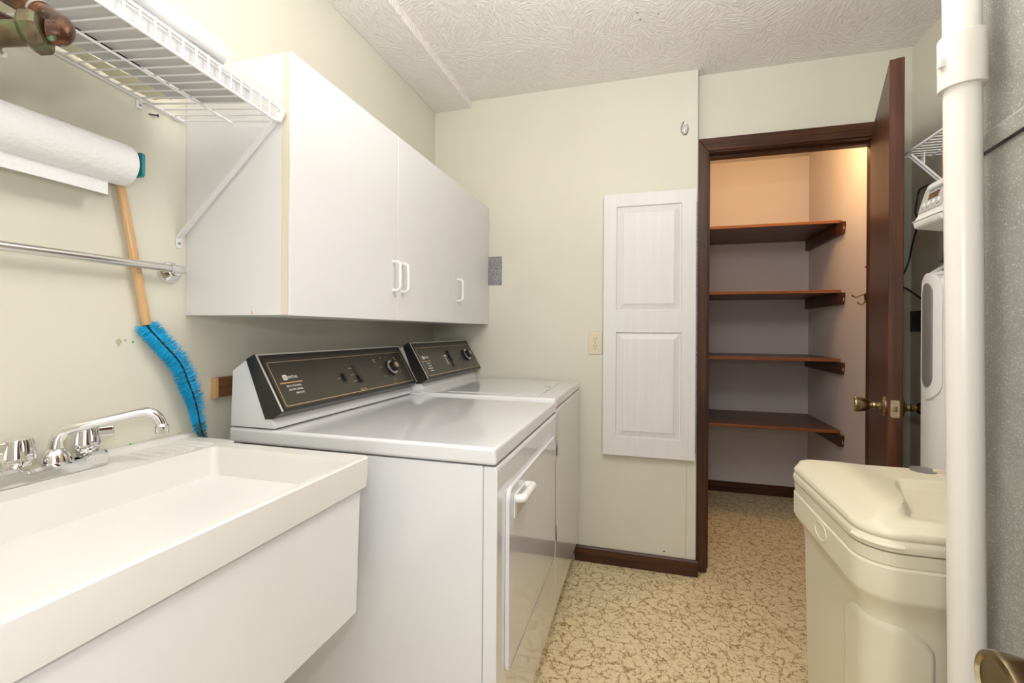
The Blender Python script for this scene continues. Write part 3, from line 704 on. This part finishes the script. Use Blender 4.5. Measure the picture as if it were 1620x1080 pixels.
fc = thing('faucet', 'chrome two-handle laundry faucet on the back ledge of the sink', 'faucet', (-1.095, .62, SZ))
def dk(z, ins, y0, y1, w0=.062): 
    return rr4(-1.127 + ins, -1.127 + w0 + .004 - ins, y0 + ins, y1 - ins, z, .012 - ins * .3)
m = MB(); FY0, FY1 = .512, .689
b = bmesh.new(); nY = 40; rows = []
for i in range(nY + 1):
    y = FY0 + (FY1 - FY0) * i / nY; q = abs(i / nY - .5) * 2
    h = .0235 + .0075 * (sm(.50, .62, q) if q < .97 else 1) - .0 ; 
    if q < .35: h = .0245
    rnd_ = 0 if q < .9 else .012 * (1 - math.sqrt(max(0, 1 - ((q - .9) / .1) ** 2)))
    xa, xb = -1.127 + rnd_, -1.061 - rnd_
    rows.append([(xa, y, SZ + .0006), (xa + .002, y, SZ + h - .005), (xa + .008, y, SZ + h - .0005), (-1.094, y, SZ + h), (xb - .008, y, SZ + h - .0005), (xb - .002, y, SZ + h - .005), (xb, y, SZ + .0006)])
m.loft(rows); m.build('base_plate', 'chrome', fc)
m = MB().lathe([(.0245, 0), (.0235, .004), (.022, .012), (.0175, .022), (.013, .027), (.0115, .028)], (-1.095, .613, SZ + .020), seg=36); m.build('spout_collar', 'chrome', fc)
spp = bez([(-1.095, .613, SZ + .040), pt(91, 694, x=-1.094), pt(103, 682, x=-1.088), pt(131, 673, x=-1.07), pt(188, 659.5, x=-1.035), pt(222, 652, x=-1.012), pt(238, 652.5, x=-1.0), pt(249, 659, x=-.992), pt(254.5, 668, x=-.988), pt(256, 673, x=-.987)], 6)
se_ = spp[-1]
MB().tube(spp, [.0120 - .0022 * min(1, k / 22) for k in range(len(spp))], 24).build('spout', 'chrome', fc)
MB().lathe([(.0085, 0), (.0125, .001), (.0125, .016), (.0105, .019), (.0095, .022)], (se_.x, se_.y, se_.z - .016), seg=30).build('aerator', 'chrome', fc)
def fknob(y, ang):
    def rm(a, h): return 1 - .09 * max(0, math.cos(2 * PI * a * 7)) ** 6 * (1 if .006 < h < .045 else 0)
    k = MB().lathe([(.019, 0), (.0205, .003), (.0205, .008), (.0245, .011), (.0245, .018), (.0225, .040), (.0205, .048), (.014, .051), (0, .052)], (-1.095, y, SZ + .030), seg=56, rmod=rm)
    o_ = k.build('handle', 'chrome', fc)
    M_ = Matrix.Translation((-1.095, y, SZ + .030)) @ Matrix.Rotation(ang, 4, 'Z')
    MB().box(.014, .043, -.0085, .0085, .026, .047, .004, 3, M=M_).build('lever', 'chrome', o_)
fknob(.557, math.radians(-95)); fknob(.664, math.radians(66))

# ================================================================== DRYER and WASHER
def text_frame(B, T, y0, sk=0.0):
    """frame on a tilted console face: x right (+y world), y up the face, z outward"""
    Bv, Tv = Vector((B[0], y0, B[1])), Vector((T[0], y0, T[1])); e2 = (Tv - Bv).normalized(); e1 = Vector((0, 1, 0)); n = e1.cross(e2)
    return Matrix(((e1.x, e2.x, n.x, Bv.x), (e1.y, e2.y, n.y, Bv.y), (e1.z, e2.z, n.z, Bv.z), (0, 0, 0, 1)))
def rring(mb, s0, s1, t0, t1, w_, h, M, r=.006):
    def lp(i, hh): return [M @ Vector(((s0 + s1) / 2 + a, (t0 + t1) / 2 + b_, hh)) for a, b_ in rrect((s1 - s0) / 2 - i, (t1 - t0) / 2 - i, max(.001, r - i), 4)]
    mb.loft([lp(0, 0), lp(0, h), lp(w_, h), lp(w_, 0)], False, False)
def console(root, dx, dz, ya, yb2, washer):
    S_ = lambda pts: [(x + dx, z + dz) for x, z in pts]
    MB().prism(S_([(-1.080, .9175 - dz), (-.935, .9175 - dz), (-.9345, .925), (-.951, .958), (-1.016, 1.094), (-1.030, 1.098), (-1.075, 1.068)]), ya + .003, yb2 - .003, 'y', .0025, 2).build('backsplash', 'enamel', root)
    B, T = (-.907 + dx, .964 + dz), (-.997 + dx, 1.114 + dz)
    MB().prism(S_([(-1.0275, 1.100), (-1.0005, 1.1145), (-.9975, 1.1125), (-.9095, .966), (-.911, .9615), (-.940, .944), (-.963, .9425)]), ya, yb2, 'y', .0015, 2).build('bezel', 'bezel', root)
    W = yb2 - ya; F = text_frame(B, T, ya)
    # dark face, its lines and its print
    m = MB(); m.box(.014, W - .012, .007, .158, -.001, .0012, M=F); fp = m.build('face_panel', 'panel_dark', root)
    m = MB(); rring(m, .022, W - .024, .012, .147, .0022, .0018, F); m.build('gold_line', 'gold', fp)
    MB().box(.0, .005, .002, .174, 0, .0015, M=F).build('side_trim', 'silver', fp); MB().box(W - .005, W, .002, .174, 0, .0015, M=F).build('side_trim', 'silver', fp)
    m = MB(); m.box(.0, W, .170, .1745, 0, .0012, M=F); m.build('top_trim', 'silver', fp)
    TM = lambda s_, t_: F @ Matrix.Translation((s_, t_, .0014))
    sh = Matrix.Identity(4)
    class LT_:
        def __init__(q, n, mt): q.n, q.mt = n, mt
        def text(q, *a, **k): MB().text(*a, **k).build(q.n, q.mt, fp, smooth=False); return q
        def box(q, *a, **k): MB().box(*a, **k).build(q.n, q.mt, fp, smooth=False); return q
    wp = MB(); op = LT_('orange_lettering', 'orange_print'); gp = LT_('grey_lettering', 'grey_print'); wq = LT_('white_lettering', 'white_print')
    i0 = .054 if not washer else .042; tl = .092 if not washer else .094
    # square emblem with a small washer outline cut out
    rring(wp, i0, i0 + .0155, tl - .0035, tl + .0125, .004, .0020, F, .003)
    wp.box(i0 + .0055, i0 + .007, tl + .000, tl + .0085, .0012, .0020, M=F).box(i0 + .0085, i0 + .010, tl, tl + .0085, .0012, .0020, M=F)
    wp.text('MAYTAG', .0125, TM(i0 + .0175, tl), sx=.72)
    l0, l1 = (.036, .120) if not washer else (.022, .100)
    wp.build('emblem', 'white_print', fp, smooth=False); MB().box(l0, l1, .0785, .0815, .001, .0019, M=F).build('orange_line', 'orange_print', fp)
    if not washer:
        for k, tx in enumerate(('END OF CYCLE SIGNAL', 'AUTO DRY CONTROL', 'HEAVY DUTY')): wq.text(tx, .0078, TM(.110, .067 - k * .0115), align='RIGHT', sx=.66)
        # push button and slide
        m = MB(); m.box(.292, .312, .052, .088, .0008, .002, .001, 1, M=F); m.box(.297, .308, .058, .083, .001, .011, .002, 2, M=F); m.build('push_button', 'black', root)
        m = MB(); m.box(.368, .390, .040, .112, .0008, .002, .001, 1, M=F); m.box(.370, .388, .046, .068, .001, .012, .002, 2, M=F); m.box(.372, .384, .070, .108, .001, .005, .001, 1, M=F); sl = m.build('slide_switch', 'black', root)
        gp.text('START', .006, TM(.286, .067), align='RIGHT', sx=.7).text('REGULAR', .006, TM(.364, .098), align='RIGHT', sx=.7).text('DELICATE', .006, TM(.364, .074), align='RIGHT', sx=.7).text('AIR FLUFF', .006, TM(.364, .050), align='RIGHT', sx=.7)
        op.text('WRINKLE FREE', .0065, TM(.376, .0165), align='CENTER', sx=.75)
        kc = (.600, .080); kr = .030
        gp.text('DAMP DRY', .005, TM(.555, .124), sx=.7).text('OFF', .005, TM(.60, .126), sx=.7).text('MORE DRY', .005, TM(.548, .088), align='RIGHT', sx=.7).text('LESS DRY', .005, TM(.548, .050), align='RIGHT', sx=.7).text('70  60  50', .006, TM(.58, .030), sx=.8).text('TIMED DRY', .005, TM(.57, .018), sx=.8)
        op.text('REGULAR', .0055, TM(.505, .120), sx=.75).text('FABRICS', .0055, TM(.507, .112), sx=.75).text('PERM', .0055, TM(.655, .122), sx=.75).text('PRESS', .0055, TM(.657, .114), sx=.75).text('AIR', .0055, TM(.652, .058), sx=.75)
    else:
        for k, tx in enumerate(('HEAVY DUTY', 'TWO SPEED', 'LARGE CAPACITY', 'AUTOMATIC')): wq.text(tx, .0074, TM(.088, .066 - k * .0115), align='RIGHT', sx=.66)
        m = MB(); m.box(.298, .322, .030, .126, .0008, .0020, .001, 1, M=F); m.box(.303, .318, .064, .118, .001, .012, .002, 2, M=F); m.box(.303, .318, .036, .060, .001, .006, .001, 1, M=F); m.build('slide_switch', 'black', root)
        m = MB(); m.box(.262, .266, .050, .100, .0008, .003, M=F); m.box(.250, .274, .092, .098, .0008, .008, .001, 1, M=F); m.build('water_level_lever', 'silver', root)
        for k in range(4): gp.text(('FULL', 'MED', 'LOW', 'MIN')[k], .006, TM(.243, .094 - k * .015), align='RIGHT', sx=.8)
        for k in range(3): gp.text(('HOT', 'WARM', 'COLD')[k], .006, TM(.292, .086 - k * .015), align='RIGHT', sx=.8)
        gp.text('RINSE  SPIN', .006, TM(.34, .020), sx=.8).text('OFF', .006, TM(.44, .082), align='RIGHT', sx=.8)
        op.text('REGULAR', .0055, TM(.49, .022), sx=.75)
        kc = (.520, .085); kr = .032
    
    o_ = F @ Vector((kc[0], kc[1], .0014)); n_ = (F.to_3x3() @ Vector((0, 0, 1)))
    kb = MB().lathe([(0, 0), (kr, 0), (kr, .007), (kr - .003, .010), (0.022, .011)], o_, n_, 44, rmod=lambda a, h: 1 + (.03 if math.cos(2 * PI * a * 12) > 0 else 0)).build('timer_dial', 'bezel', root)
    MB().lathe([(kr - .0035, .0095), (kr - .0022, .0095), (kr - .0022, .0112), (kr - .0035, .0112)], o_, n_, 44).build('dial_ring', 'silver', kb)
    MB().lathe([(0.021, .010), (.0215, .026), (.020, .029), (.014, .030), (0, .030)], o_, n_, 44, rmod=lambda a, h: 1 + .02 * math.cos(2 * PI * a * 20)).build('dial_grip', 'black', kb)
    MB().lathe([(0.011, .0295), (.011, .0312), (0, .0312)], o_, n_, 30).build('dial_cap', 'copper_disc', kb)

def body_profile(x0, x1, z1): return [(x0, .004), (x1 - .028, .004), (x1 - .003, .110), (x1, .122), (x1, z1), (x0, z1)]
YDa, YDb, YWb = .992, 1.729, 2.376
dy = thing('dryer', 'white front-loading dryer with dark sloped console, nearest the sink', 'dryer', (-.7, 1.36, 0))
XF = -.3185
MB().prism([(-1.085, .004), (-.3535, .004), (-.3535, .870), (-1.085, .870)], YDa + .004, YDb - .002, 'y', .002, 1).build('cabinet', 'enamel', dy)
m = MB(); m.prism([(YDa + .003 + .018 * 0, .0), (0, 0), (0, 1)], 0, .001, 'x') if False else None
m = MB().prism([(-.3522, .004), (XF - .026, .004), (XF - .003, .110), (XF, .122), (XF, .862), (XF - .005, .870), (-.3522, .870)], YDa + .003, YDb - .001, 'y', .0025, 2); fpn = m.build('front_panel', 'enamel', dy)
m = MB().prism([(a + 1.3685, b_ + .575) for a, b_ in rrect(.3065, .224, .030, 6)], XF + .0006, XF + .0075, 'x', .002, 2); dd = m.build('door', 'enamel', dy)
m = MB()
def doorloop(i, x): return [(x, a + 1.3685, b_ + .575) for a, b_ in rrect(.3085 - i, .226 - i, .031 - i, 6)]
m.loft([doorloop(0, XF + .0006), doorloop(0, XF + .006), doorloop(.003, XF + .0095), doorloop(.006, XF + .0085)], False, False); m.build('door_rim', 'enamel', dd)
m = MB(); m.prism([(a + 1.162, b_ + .742) for a, b_ in rrect(.060, .030, .006)], XF + .0078, XF + .0125, 'x', .001, 1); m.build('handle_plate', 'plastic_white', dd)
m = MB(); m.tube(bez([(XF + .012, 1.108, .762), (XF + .030, 1.112, .764), (XF + .032, 1.13, .764), (XF + .032, 1.195, .764), (XF + .030, 1.212, .764), (XF + .012, 1.216, .762)], 6), .0105, 16); m.build('handle_grip', 'plastic_white', dd)
m = MB(); m.box(XF + .0125, XF + .0135, 1.112, 1.212, .720, .744); m.build('handle_recess', 'ivory', dd)
for z in (.742, .428):
    hg = MB().box(XF + .0006, XF + .009, 1.6765, 1.700, z - .027, z + .027, .001, 1).build('hinge', 'hinge_grey', dy)
    MB().box(XF + .0091, XF + .0105, 1.684, 1.692, z - .020, z + .014).build('hinge_slot', 'black', hg)
m = MB(); lidp = [(-1.0865, .8735), (-.3195, .8735), (-.3225, .9145), (-1.0865, .9145)]
m.prism(lidp, YDa - .001, YDb + .0005, 'y', .009, 3); m.build('top', 'enamel', dy)
m = MB(); m.box(-.93, -.35, YDa + .03, YDb - .03, .9147, .9150); 
console(dy, 0, 0, YDa - .003, YDb + .004, False)

wa = thing('washer', 'white top-loading washing machine between the dryer and the back wall', 'washer', (-.7, 2.05, 0))
XW = -.3195
MB().prism([(-1.075, .004), (XW - .030, .004), (XW - .003, .110), (XW, .122), (XW, .874), (XW - .006, .882), (-1.075, .882)], YDb + .0035, YWb - .002, 'y', .004, 2).build('cabinet', 'enamel', wa)
ly0, ly1, lx0, lx1 = 1.79, 2.315, -.80, -.40
m = MB().prism([(-1.078, .8855), (-.3185, .8855), (-.3235, .9235), (-1.078, .9235)], YDb + .003, YWb, 'y', .010, 3); m.build('top', 'enamel', wa)
m = MB(); m.prism([((lx0 + lx1) / 2 + a, (ly0 + ly1) / 2 + b_) for a, b_ in rrect((lx1 - lx0) / 2, (ly1 - ly0) / 2, .012)], .9236, .9262, 'z', .001, 2); ld = m.build('lid', 'enamel', wa)
c = pt(867, 612, z=.926); MB().box(c.x - .012, c.x + .010, c.y - .012, c.y + .014, .9263, .9275).build('lid_finger_notch', 'softener_grey', ld)
m = MB().prism([(-1.075, .9238), (-.886, .9238), (-.8885, .932), (-1.075, .932)], YDb + .006, YWb - .004, 'y'); m.build('console_shoulder', 'enamel', wa)
console(wa, .049, .0145, YDb + .0055, YWb - .002 + .004, True)

# ================================================================== BRINE TANK (bin)
def dense(pts, n):
    P2 = [Vector(p) for p in pts]; P2.append(P2[0]); cum_ = [0]
    for a, b_ in zip(P2, P2[1:]): cum_.append(cum_[-1] + (b_ - a).length)
    out = []; i = 0
    for k in range(n):
        s_ = cum_[-1] * k / n
        while cum_[i + 1] < s_: i += 1
        out.append(P2[i].lerp(P2[i + 1], (s_ - cum_[i]) / max(1e-9, cum_[i + 1] - cum_[i])))
    return out
dense0 = dense
bn = thing('brine_tank', 'square cream plastic brine tank with molded lid, right foreground', 'tank', (.555, 1.155, 0))
cx, cy = .560, 1.167
def bl(hx, hy_, z, r=.05, n=8): return [(cx + a, cy + b_, z) for a, b_ in rrect(hx, hy_, r, n)]
HX, HY = .189, .222
m = MB(); m.loft([bl(HX - .040, HY - .040, .004, .05), bl(HX - .034, HY - .034, .012, .05), bl(HX - .024, HY - .024, .55, .05), bl(HX - .022, HY - .022, .665, .05), bl(HX - .018, HY - .018, .690, .055), bl(HX - .004, HY - .004, .712, .06), bl(HX, HY, .722, .06), bl(HX, HY, .772, .06), bl(HX - .002, HY - .002, .775, .06), bl(HX - .004, HY - .004, .7765, .06), bl(HX - .002, HY - .002, .778, .06), bl(HX - .001, HY - .001, .7995, .06), bl(HX - .006, HY - .006, .8005, .06)], True, True)
tkb = m.build('tank_body', 'bin', bn)
# ribbed side panels, raised a little from the body walls
per = dense0(rrect(HX - .0235, HY - .0235, .05, 12), 600)
ci = min(range(600), key=lambda i: per[i].x + per[i].y)
pl_ = sum((per[i] - per[(i + 1) % 600]).length for i in range(600)) / 600
def column(sL, sR, off):
    def fn(u, v):
        k = sL + (sR - sL) * u; i = ci + k / pl_; i0 = int(math.floor(i)); p = per[i0 % 600].lerp(per[(i0 + 1) % 600], i - i0); n_ = (per[(i0 + 3) % 600] - per[(i0 - 3) % 600]).normalized(); n_ = Vector((n_.y, -n_.x))
        ed = min(u, 1 - u) * (sR - sL); zt_ = .672 - .07 * (1 - math.sqrt(max(0, 1 - (1 - min(1, ed / .07)) ** 2)))
        z = .02 + (zt_ - .02) * v; h = min(ed, zt_ - z); o = -.004 + (off + .004) * sm(0, .012, h)
        return Vector((cx + p.x + n_.x * o, cy + p.y + n_.y * o, z))
    return fn
MB().grid(column(-.088, .106, .005) if (per[(ci + 30) % 600].x < per[(ci - 30) % 600].x) else column(-.106, .088, .005), 60, 60).build('corner_panel', 'bin', tkb, .9)
def ell(ry, rz, x, c, n=28): return [(x, c[0] + ry * math.cos(2 * PI * k / n), c[1] + rz * math.sin(2 * PI * k / n)) for k in range(n)]
c = (1.150, .7495); X = cx - HX
MB().loft([ell(.036, .0185, X + .001, c), ell(.036, .0185, X - .0015, c), ell(.033, .016, X - .0012, c), ell(.032, .015, X + .001, c)], False, False).build('emblem_ring', 'bin', tkb)
# lid
m = MB()
def zt(x, y):
    ex = min(x - (cx - HX), (cx + HX) - x); ey = min(y - (cy - HY), (cy + HY) - y)
    e_ = min(ex, ey); z = .8365 + .014 * sm(.0, .035, e_) + .012 * (1 - sm(.46, .55, x)) * sm(.01, .08, e_)
    # sunken hatch at the right front: S-shaped left boundary
    s_ = (y - .962) / (1.255 - .962)
    K_ = [(.90, .375), (.962, .419), (1.015, .458), (1.076, .489), (1.13, .506), (1.182, .521), (1.258, .552), (1.5, .65)]; j = max(q for q in range(7) if K_[q][0] <= max(y, .90)); xb = K_[j][1] + (K_[j + 1][1] - K_[j][1]) * (y - K_[j][0]) / (K_[j + 1][0] - K_[j][0])
    k = sm(0, .013, x - xb) * (1 - sm(1.232, 1.256, y)) * sm(.955, 1.05, y)
    return z - (z - .834) * k
out = dense(rrect(HX - .006, HY - .006, .058, 14), 200); N_ = 60; rings = []
for i in range(N_ + 1):
    q = 1 - (i / (N_ + 1)) ** 1.0 * .985
    rings.append([(cx + a * q, cy + b_ * q, zt(cx + a * q, cy + b_ * q)) for a, b_ in out])
lo = [[(cx + a, cy + b_, z) for a, b_ in dense(rrect(HX + d_, HY + d_, .06, 14), 200)] for d_, z in ((-.006, .8012), (.0, .8030), (.0015, .812), (.0, .8205), (-.0035, .823), (-.001, .8255), (.0, .831), (-.003, .837))]
m.loft(lo + rings, True, True); lid = m.build('lid', 'bin', bn, .9)
m = MB(); r1 = rrect(HX + .001, HY + .001, .06, 16); seg = [p for p in r1 if p[0] < -.11 and p[1] < -.17]; seg.sort(key=lambda p: p[0] - p[1])
m.tube([(cx + a, cy + b_, .8125) for a, b_ in seg], .0042, 8); m.build('lid_grip', 'bin', lid)
c = pt(1460, 744, z=.851)
MB().lathe([(0, 0), (.026, 0), (.026, .0012), (.025, .0018), (0, .0018)], (c.x, c.y, zt(c.x, c.y - .02) + .0015), (0, -.05, 1), 30).build('oval_cap', 'window_grey', lid)
c2 = pt(1503, 744, z=.858); MB().loft([[(c2.x + a, c2.y + b_, .848) for a, b_ in rrect(.035, .008, .007)], [(c2.x + a, c2.y + b_, .858) for a, b_ in rrect(.032, .006, .005)]], False, True).build('lid_tab', 'bin', lid)

# ================================================================== SOFTENER
sf = thing('water_softener', 'tall white water softener cabinet behind the cream brine tank', 'softener', (.915, 1.52, 0))
scx, scy, sr = .885, 1.520, .138
def se(th, r, n=2.7):
    c_, s_ = math.cos(th), math.sin(th); k = (abs(c_) ** n + abs(s_) ** n) ** (-1 / n); return c_ * k * r, s_ * k * r
ROT = math.radians(-14)
def sfp(th, z, off=0):
    a, b_ = se(th, sr + off); return Vector((scx + a * math.cos(ROT) - b_ * math.sin(ROT), scy + a * math.sin(ROT) + b_ * math.cos(ROT), z))
TN = 72
def sring(z, off): return [sfp(2 * PI * k / TN, z, off) for k in range(TN)]
def topz(p): # top slopes down to the front-left
    d = (p - Vector((scx, scy, 0))); return 1.390 + .60 * min(0, d.x + .03)
def tring(q, dz):
    out = []
    for k in range(TN):
        p = sfp(2 * PI * k / TN, 0, 0); p = Vector((scx + (p.x - scx) * q, scy + (p.y - scy) * q, 0)); p.z = topz(p) + dz; out.append(p)
    return out
m = MB(); m.loft([sring(.004, -.01), sring(.02, 0), sring(.5, 0), sring(1.0, 0), sring(1.30, 0), tring(1, -.012), tring(.985, -.004), tring(.95, 0), tring(.7, 0), tring(.4, 0), tring(.1, 0)]); sb_ = m.build('jacket', 'softener', sf, .7)
def patch(t0, t1, z0_, z1_, off, n=18, rz=.028):
    """rounded slot on the jacket surface"""
    tm, hw = (t0 + t1) / 2, (t1 - t0) / 2; lp = []
    for k in range(n + 1): a = PI * k / n; lp.append((tm + hw * math.cos(a), z1_ - rz + rz * math.sin(a)))
    for k in range(n + 1): a = PI + PI * k / n; lp.append((tm + hw * math.cos(a), z0_ + rz + rz * math.sin(a)))
    rings_ = []
    for q, o in ((1.0, -.004), (1.0, off * .6), (.93, off)): rings_.append([sfp(tm + (a - tm) * q, z, o) for a, z in lp])
    return rings_
def front_patch(name, mat, t0, t1, z0_, z1_, off, parent, rz):
    m = MB(); R = patch(t0, t1, z0_, z1_, off, 18, rz)
    # fill as strips so the face follows the curved jacket
    b = bmesh.new(); V = [[b.verts.new(p) for p in r] for r in R]; n = len(V[0])
    for A2_, B2_ in zip(V, V[1:]):
        for k in range(n): b.faces.new((A2_[k], A2_[(k + 1) % n], B2_[(k + 1) % n], B2_[k]))
    top = V[-1]; h = n // 2
    for k in range(h - 1): 
        b.faces.new((top[k], top[k + 1], top[n - 2 - k], top[n - 1 - k])) if len({k, k + 1, n - 2 - k, n - 1 - k}) == 4 else None
    bmesh.ops.recalc_face_normals(b, faces=b.faces[:]); m._add(b); return m.build(name, mat, parent, .9)
tc_ = math.radians(194)
fr = front_patch('window_surround', 'softener', tc_ - .40, tc_ + .40, 1.003, 1.345, .004, sb_, .05)
front_patch('grey_window', 'window_grey', tc_ - .21, tc_ + .21, 1.035, 1.318, .0065, sb_, .03)
# badge on the sloped top
M_ = Matrix.Translation((.800, 1.520, 1.390 + .60 * (.800 - scx + .03) + .0014)) @ Matrix.Rotation(math.radians(-31), 4, 'Y') @ Matrix.Rotation(math.radians(-90), 4, 'Z')
m = MB(); m.prism([(.068 * math.cos(2 * PI * k / 32), .034 * math.sin(2 * PI * k / 32)) for k in range(32)], 0, .0015, 'z', M=M_); bd = m.build('badge', 'plastic_white', sf)
m = MB().text('NOVO', .030, M_ @ Matrix.Translation((0, -.010, .0022)), align='CENTER', sx=1.25); m.build('lettering', 'logo_black', bd, smooth=False)
# neck, hose
MB().lathe([(.05, 0), (.05, .04), (.035, .05), (.035, .088)], (.90, 1.50, 1.368), seg=24).build('valve_neck', 'black', sf)
hs = MB(); pts = bez([(.86, 1.37, 1.50), (.855, 1.375, 1.44), (.86, 1.385, 1.40), (.88, 1.40, 1.365)], 10)
hs.tube(pts, [.009 + .0012 * (k % 2) for k in range(len(pts))], 12); hs.build('braided_hose', 'satin', sf)
MB().tube([pt(1499, 395, y=1.36), pt(1489, 414, y=1.36)], [.010, .006], 10).build('plug', 'black', sf)
# control head
hd = thing('softener_control_head', 'white softener control box with grey keypad and small display', 'control unit', (.85, 1.43, 1.465))
ORG_h = None
prof_ = [(.726, 1.473), (.722, 1.490), (.732, 1.505), (.7565, 1.592), (.775, 1.604), (.97, 1.612), (.97, 1.470), (.80, 1.462)]
MB().prism(prof_, 1.428, 1.5575, 'y', .006, 3).build('housing', 'softener', hd)
e2 = Vector((.0245, 0, .087)).normalized(); e1 = Vector((0, -1, 0)); nn = e1.cross(e2)
if nn.x > 0: nn = -nn
HF = Matrix(((e1.x, e2.x, nn.x, .7333), (e1.y, e2.y, nn.y, 1.553), (e1.z, e2.z, nn.z, 1.511), (0, 0, 0, 1)))
m = MB(); m.prism(rrect(.0525, .034, .005), 0, .0012, 'z', M=HF @ Matrix.Translation((.0545, .037, .0004))); kp = m.build('keypad', 'softener_grey', hd)
MB().box(.032, .078, .034, .052, .0014, .0022, M=HF).build('display', 'display', kp)
MB().text('NOVO', .0125, HF @ Matrix.Translation((.056, .056, .0022)), align='CENTER', sx=1.5).build('lettering', 'logo_blue', kp, smooth=False)
for k in range(4):
    MB().lathe([(0, 0), (.0055, 0), (.0055, .0012), (.004, .0018), (0, .0018)], HF @ Vector((.020 + k * .0225, .023, .0014)), nn, 20).build('button', 'plastic_white', kp)
    MB().text(('SET', 'DOWN', 'UP', 'REGEN')[k], .0052, HF @ Matrix.Translation((.020 + k * .0225, .0105, .0018)), align='CENTER', sx=.9).build('button_lettering', 'grey_print', kp, smooth=False)
MB().prism([(.7215, 1.4915), (.722, 1.4935), (.96, 1.4945), (.96, 1.4925)], 1.4275, 1.558, 'y').build('seam', 'softener_grey', hd)

# ================================================================== RIGHT WALL: wire shelf, cords, box
rs = thing('wire_shelf', 'white wire shelf on the right wall above the softener, seen from below', 'shelf', (.98, 1.6, 1.73))
wire_flat(rs, .832, .95, 1.868, 1.777, XR, .0245, (.28, .52))
m = bracket(rs, (.838, 1.815, 1.768), (XR - .004, 1.805, 1.44), .016, 'wire_white'); m.build('support_bracket', 'wire_white', rs)
m = MB().box(.872, .876, 1.812, 1.832, 1.735, 1.7735, .001, 1); m.build('rail_clip', 'wire_white', rs)
cd = MB().tube(bez([pt(1470, 292, x=1.126), pt(1455, 300, x=1.126), pt(1451, 316, x=1.126), pt(1448, 336, x=1.126), pt(1452, 352, x=1.126), pt(1443, 388, x=1.126), pt(1438, 412, x=1.126), (1.10, 2.442, 1.44), (1.07, 2.4425, 1.41), (1.06, 2.4425, 1.385), (1.10, 2.442, 1.385), pt(1440, 460, x=1.122), pt(1456, 471, x=1.122), pt(1475, 480, x=1.122)], 8), .0035, 8)
tag(cd.build('power_cord', 'black'), 'thin black power cord looping down the right wall behind the open door', 'cord')
c = pt(1453, 508, x=XR)
bx = thing('wall_outlet', 'small black wall outlet on the right wall behind the softener', 'outlet', (XR, c.y, c.z))
MB().box(XR - .006, XR - .0005, c.y - .055, c.y + .055, c.z - .045, c.z + .045, .002, 2).build('cover_plate', 'black', bx)
MB().box(XR - .0105, XR - .0065, c.y - .03, c.y + .03, c.z - .025, c.z + .025, .002, 2).build('socket', 'dark_line', bx)

# ================================================================== PVC PIPE, DUCT, ENTRY DOOR KNOB
pp = thing('drain_pipe', 'white PVC drain pipe with slip coupling in front of the metal duct', 'pipe', (.47, .865, 0))
ptop, pbot = pt(1521, 0, d=.70), pt(1530, 1080, d=.70)
dpp = (ptop - pbot); 
def onp(z): return pbot + dpp * ((z - pbot.z) / dpp.z)
MB().tube([onp(.0), onp(1.0), onp(2.449)], .0222, 36).build('pipe', 'pvc', pp)
zc0, zc1 = 1.553, 1.632
m = MB(); a_ = dpp.normalized(); m.lathe([(.0225, 0), (.0278, .0006), (.0283, .002), (.0283, zc1 - zc0 - .002), (.0278, zc1 - zc0), (.0225, zc1 - zc0)], onp(zc0), a_, 40); cpn = m.build('coupling', 'pvc', pp)
q = onp(1.592); MB().box(q.x - .033, q.x - .024, q.y - .012, q.y - .002, q.z - .007, q.z + .007, .0015, 2).build('lug', 'pvc', cpn)

fn = thing('duct', 'grey galvanised sheet metal duct filling the right edge behind the pipe', 'duct', (.7, .3, 0))
XA, YA = .5045, .894; XB, YBn = XA - .112 * (YA + .18), -.18
mm = MB().prism([(XA, YA), (XB, YBn), (1.125, YBn), (1.125, YA)], .002, 2.448, 'z', .002, 1); fb = mm.build('casing', 'galv', fn)
za = pt(1600, 219, x=.49).z
dirv = Vector((XB - XA, YBn - YA, 0)).normalized(); nrm = Vector((dirv.y, -dirv.x, 0)); 
if nrm.x > 0: nrm = -nrm
def fpt(s_, h, z): p = Vector((XA, YA, 0)) + dirv * s_ + nrm * h; p.z = z; return p
sx_ = pt(1585, 229, y=.85); sz0 = sx_.z
L_ = 1.05
m = MB(); m.loft([[fpt(s_, .0003, sz0), fpt(s_, .005, sz0), fpt(s_, .006, sz0 + .003), fpt(s_, .006, sz0 + .024), fpt(s_, .002, sz0 + .030), fpt(s_, .0003, sz0 + .030)] for s_ in (.001, L_)]); sm_ = m.build('drive_seam', 'galv', fn)
m = MB(); m.loft([[fpt(s_, .0003, sz0 - .0025), fpt(s_, .003, sz0 - .0025), fpt(s_, .003, sz0 - .0002), fpt(s_, .0003, sz0 - .0002)] for s_ in (.001, L_)]); m.build('seam_gap', 'black', sm_)

ed = thing('entry_door', 'open entry door just past the right edge, only its brass knob in view', 'door', (.37, .1, 0))
MB().box(.345, .380, -.21, .528, .012, 2.04, .001, 1).build('leaf', 'door_wood', ed)
kk = pt(1583, 1090, x=.266)
ky, kz2 = kk.y, kk.z
MB().lathe([(.0335, 0), (.0335, .003), (.029, .009), (.016, .012), (.013, .016)], (.3445, ky, kz2), (-1, 0, 0), 40).build('rosette', 'brass_knob', ed)
m = MB(); tulip(m, (.3335, ky, kz2), (-1, 0, 0)); m.build('knob', 'brass_knob', ed)
